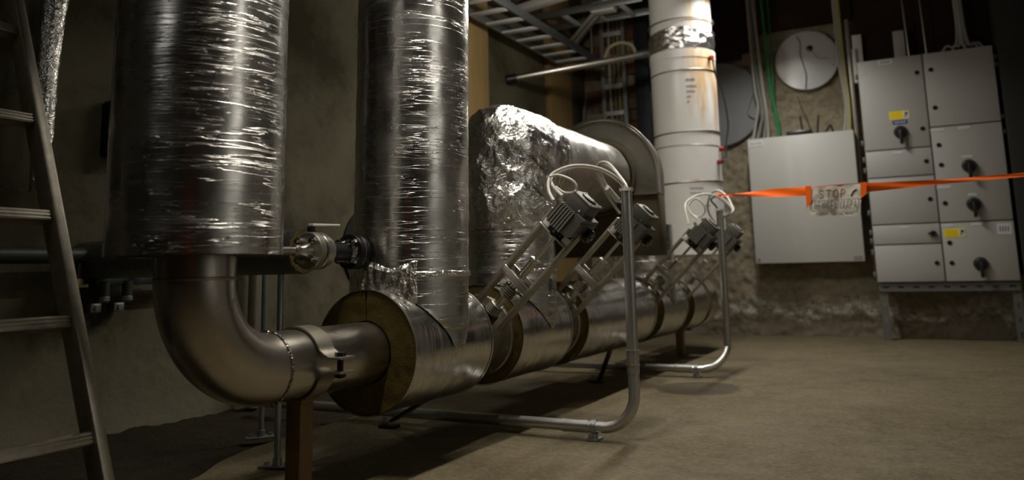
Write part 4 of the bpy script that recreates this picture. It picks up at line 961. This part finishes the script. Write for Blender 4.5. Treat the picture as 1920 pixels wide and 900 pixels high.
tag(obj('dark_column', MB().box((.80, 7.16, 2.0), (.26, .30, 3.0), None, .004), 'dark_wall'), 'near black upright panel at the right edge beside the tall cabinet', 'panel')

# ================================================================== ORANGE TAPE AND SIGN
t0 = Vector((-1.015, 4.60, 1.018)); te = Vector((.62, 4.10, .985))
def tape_pt(s_): p = t0.lerp(te, s_); return p+Vector((0, 0, -.012*math.sin(PI*min(1, s_))))
mb = MB(); vs = []; fs = []; NT = 480
def twist(s_):   # half width and roll of the ribbon along its run
    wv = .0065+.018*max(0, min(1, (s_-.07)/.12)) if s_ < .32 else (.0245 if s_ < .47 else max(.010, .0245-.06*(s_-.47)))
    return wv, .25*math.sin(s_*9)+(.9*math.sin(s_*60)*max(0, 1-s_/.07))
for i in range(NT+1):
    s_ = i/NT*2.18; c = tape_pt(s_); wv, ro = twist(s_)
    for q in range(5):
        a_ = (q/4-.5)*2; vs.append(c+Vector((0, math.sin(ro)*wv*a_, math.cos(ro)*wv*a_))+Vector((0, .003*math.cos(a_*2.5+s_*30), 0)))
for i in range(NT):
    for q in range(4): a = i*5+q; fs.append((a, a+1, a+6, a+5))
mb.add(vs, fs)
tp = thing('warning_tape', 'bright orange ribbon tape stretched from the far conduit across the cabinets', 'tape', t0)
obj('ribbon', mb, 'orange_tape', tp, 60)
obj('knot', MB().lathe(t0+Vector((-.01, 0, -.012)), (0, 0, 1), [(0, .008), (.004, .016), (.018, .017), (.024, .010)], 20), 'orange_tape', tp)
# sign: plastic pocketed paper held by two folded tape ends
def proj_s(x_): return (x_-t0.x)/(te.x-t0.x)
sA, sB = .318, .478
pa = tape_pt(sA); pb = tape_pt(sB); eu = (pb-pa).normalized(); nf = Vector((eu.y, -eu.x, 0)).normalized()
sg = thing('paper_sign', 'crumpled handwritten danger notice hanging from the orange tape', 'sign', (pa+pb)/2+Vector((0, 0, -.14)))
Wd = (pb-pa).length; vs = []; fs = []; NU, NV = 26, 16
def sheetp(u, v):   # u 0..1, v 0 (top) .. 1 (bottom)
    w_ = .006*math.sin(u*8)+.010*abs(u-.5)*v-.004*math.exp(-((u-.52)/.04)**2)*(.4+v)+.005*noise.noise(Vector((u*5, v*4, 0)))
    du = -.035*v
    return pa+eu*((u+.0)*Wd*(1-.02*v)+du*.5)+nf*(.008+w_)+Vector((0, 0, .020-(.155+.010*u)*v))
for i in range(NV+1):
    for j in range(NU+1): vs.append(sheetp(j/NU, i/NV))
for i in range(NV):
    for j in range(NU): a = i*(NU+1)+j; fs.append((a, a+1, a+NU+2, a+NU+1))
n0 = len(vs); vs += [Vector(v)-nf*.0012 for v in vs[:n0]]; fs += [tuple(reversed([q+n0 for q in f])) for f in fs]
obj('sheet', MB().add(vs, fs), 'paper', sg, 60)
STK = {'S': [[(1,.85),(.6,1),(.2,.95),(.1,.7),(.5,.52),(.9,.35),(.85,.1),(.45,0),(.05,.1)]], 'T': [[(0,1),(1,1)],[(.5,1),(.5,0)]], 'O': [[(.5,1),(.1,.8),(.05,.3),(.4,0),(.8,.1),(.95,.6),(.8,.95),(.5,1)]],
       'P': [[(.1,0),(.1,1),(.7,.98),(.95,.75),(.7,.5),(.1,.48)]], 'H': [[(.1,0),(.15,1)],[(.85,0),(.85,1)],[(.12,.5),(.85,.52)]], 'E': [[(.9,1),(.15,1),(.1,0),(.9,.02)],[(.12,.5),(.75,.52)]],
       'N': [[(.1,0),(.12,1),(.85,0),(.9,1)]], 'G': [[(.9,.85),(.5,1),(.1,.7),(.1,.25),(.5,0),(.9,.15),(.9,.45),(.55,.45)]], 'V': [[(.05,1),(.5,0),(.95,1)]], 'A': [[(0,0),(.5,1),(1,0)],[(.22,.4),(.8,.4)]],
       'R': [[(.1,0),(.1,1),(.75,.95),(.85,.7),(.1,.5),(.9,0)]]}
def write(word, u0, u1, v0, h, r, mat, name):
    mb = MB(); n_ = len(word); cw = (u1-u0)/n_
    for i, ch in enumerate(word):
        for st_ in STK[ch]:
            pts = [sheetp(u0+cw*(i+.12+.72*a), v0+h*(1-b))+nf*.0022 for a, b in st_]
            mb.tube(pts, r, 5)
    return obj(name, mb, mat, sg)
write('STOP', .16, .70, .12, .26, .0014, 'pen_red', 'red_lettering')
write('HENGENVAARA', .10, .93, .50, .27, .0009, 'pen', 'black_lettering')
mb = MB()
fr = [(.055, .47), (.955, .45), (.945, .84), (.05, .82), (.055, .47)]
for (a, b), (c, d) in zip(fr[:-1], fr[1:]): mb.tube([sheetp(a+(c-a)*q/10, b+(d-b)*q/10)+nf*.002 for q in range(11)], .0006, 5)
for q in range(18):
    if q % 7 != 6: mb.tube([sheetp(.16+q*.038, .895)+nf*.002, sheetp(.16+q*.038+.022, .90)+nf*.002], .0016, 5)
mb.tube([sheetp(.80, .36)+nf*.002, sheetp(.84, .22)+nf*.002, sheetp(.90, .16)+nf*.002], .0035, 5)
obj('frame_lines', mb, 'pen', sg)
def fold(s_, name, dirn, ln):
    c = tape_pt(s_); e = eu*.016
    poly = [c-e+Vector((0, 0, .026)), c+e+Vector((0, 0, .026)), c+e*.9+eu*dirn*.2*.02+Vector((0, 0, -ln*.55)), c-e*.5+eu*dirn*.02+Vector((0, 0, -ln)), c-e*1.1+Vector((0, 0, -ln*.8))]
    poly = [p+nf*.018 for p in poly]; n_ = len(poly); m_ = MB().add(poly+[p-nf*.002 for p in poly], [tuple(range(n_)), tuple(reversed(range(n_, 2*n_)))]+[(i, (i+1) % n_, n_+(i+1) % n_, n_+i) for i in range(n_)])
    obj(name, m_, 'orange_tape', tp)
fold(sA-.004, 'folded_end', -1, .105); fold(sB+.004, 'folded_end', -1, .062)

# ================================================================== LAMPS OUT OF FRAME
def lamp(c, L, axis, label):
    t = thing('ceiling_lamp', label, 'lamp', c, 'ceiling lamps')
    obj('housing', MB().box(Vector(c)+Vector((0, 0, .022)), (.045, L, .035), None, .006), 'painted_grey', t)
    for s_ in (-1, 1): obj('hanger', MB().cyl(Vector(c)+Vector((0, s_*L*.4, .035)), (c[0], c[1]+s_*L*.4, ZC+.01), .004, 8), 'steel_zinc', t)
lamp((-1.06, 1.9, 2.31), 1.3, 'y', 'ceiling lamp over the bare steel pipe, above the frame')
lamp((-1.06, 3.9, 2.69), 1.3, 'y', 'ceiling lamp over the middle valves, above the frame')
lamp((-1.0, 5.95, 2.81), 0.9, 'y', 'ceiling lamp near the back wall, above the frame')
# unseen red stand-in added behind the camera to give the foil a red reflection
t = thing('red_stand_in', 'unseen red upright stand-in behind the camera, added for its reflection', 'reflection stand-in', (-.12, -.55, 0))
obj('body', MB().lathe((-.12, -.55, 0), (0, 0, 1), [(0, 0), (0, .10), (.02, .105), (.85, .105), (.93, .08), (.98, .035), (1.0, .03), (1.0, 0)], 40), 'red_plastic', t)
obj('valve', MB().cyl((-.12, -.55, .99), (-.12, -.55, 1.07), .018, 16).box((-.12, -.55, 1.05), (.07, .03, .03), None, .005), 'brass', t)
t = thing('added_bulb', 'added unseen fill bulb above the wide foil duct, over the frame', 'lamp', (-1.72, 4.45, 2.30))  # socket and cord made up to go with the added fill bulb
obj('socket', MB().cyl((-1.72, 4.45, 2.43), (-1.72, 4.45, 2.50), .02, 16), 'black_plastic', t)
obj('added_cord', MB().cyl((-1.72, 4.45, 2.50), (-1.72, 4.45, ZC+.01), .004, 8), 'black_cable', t)
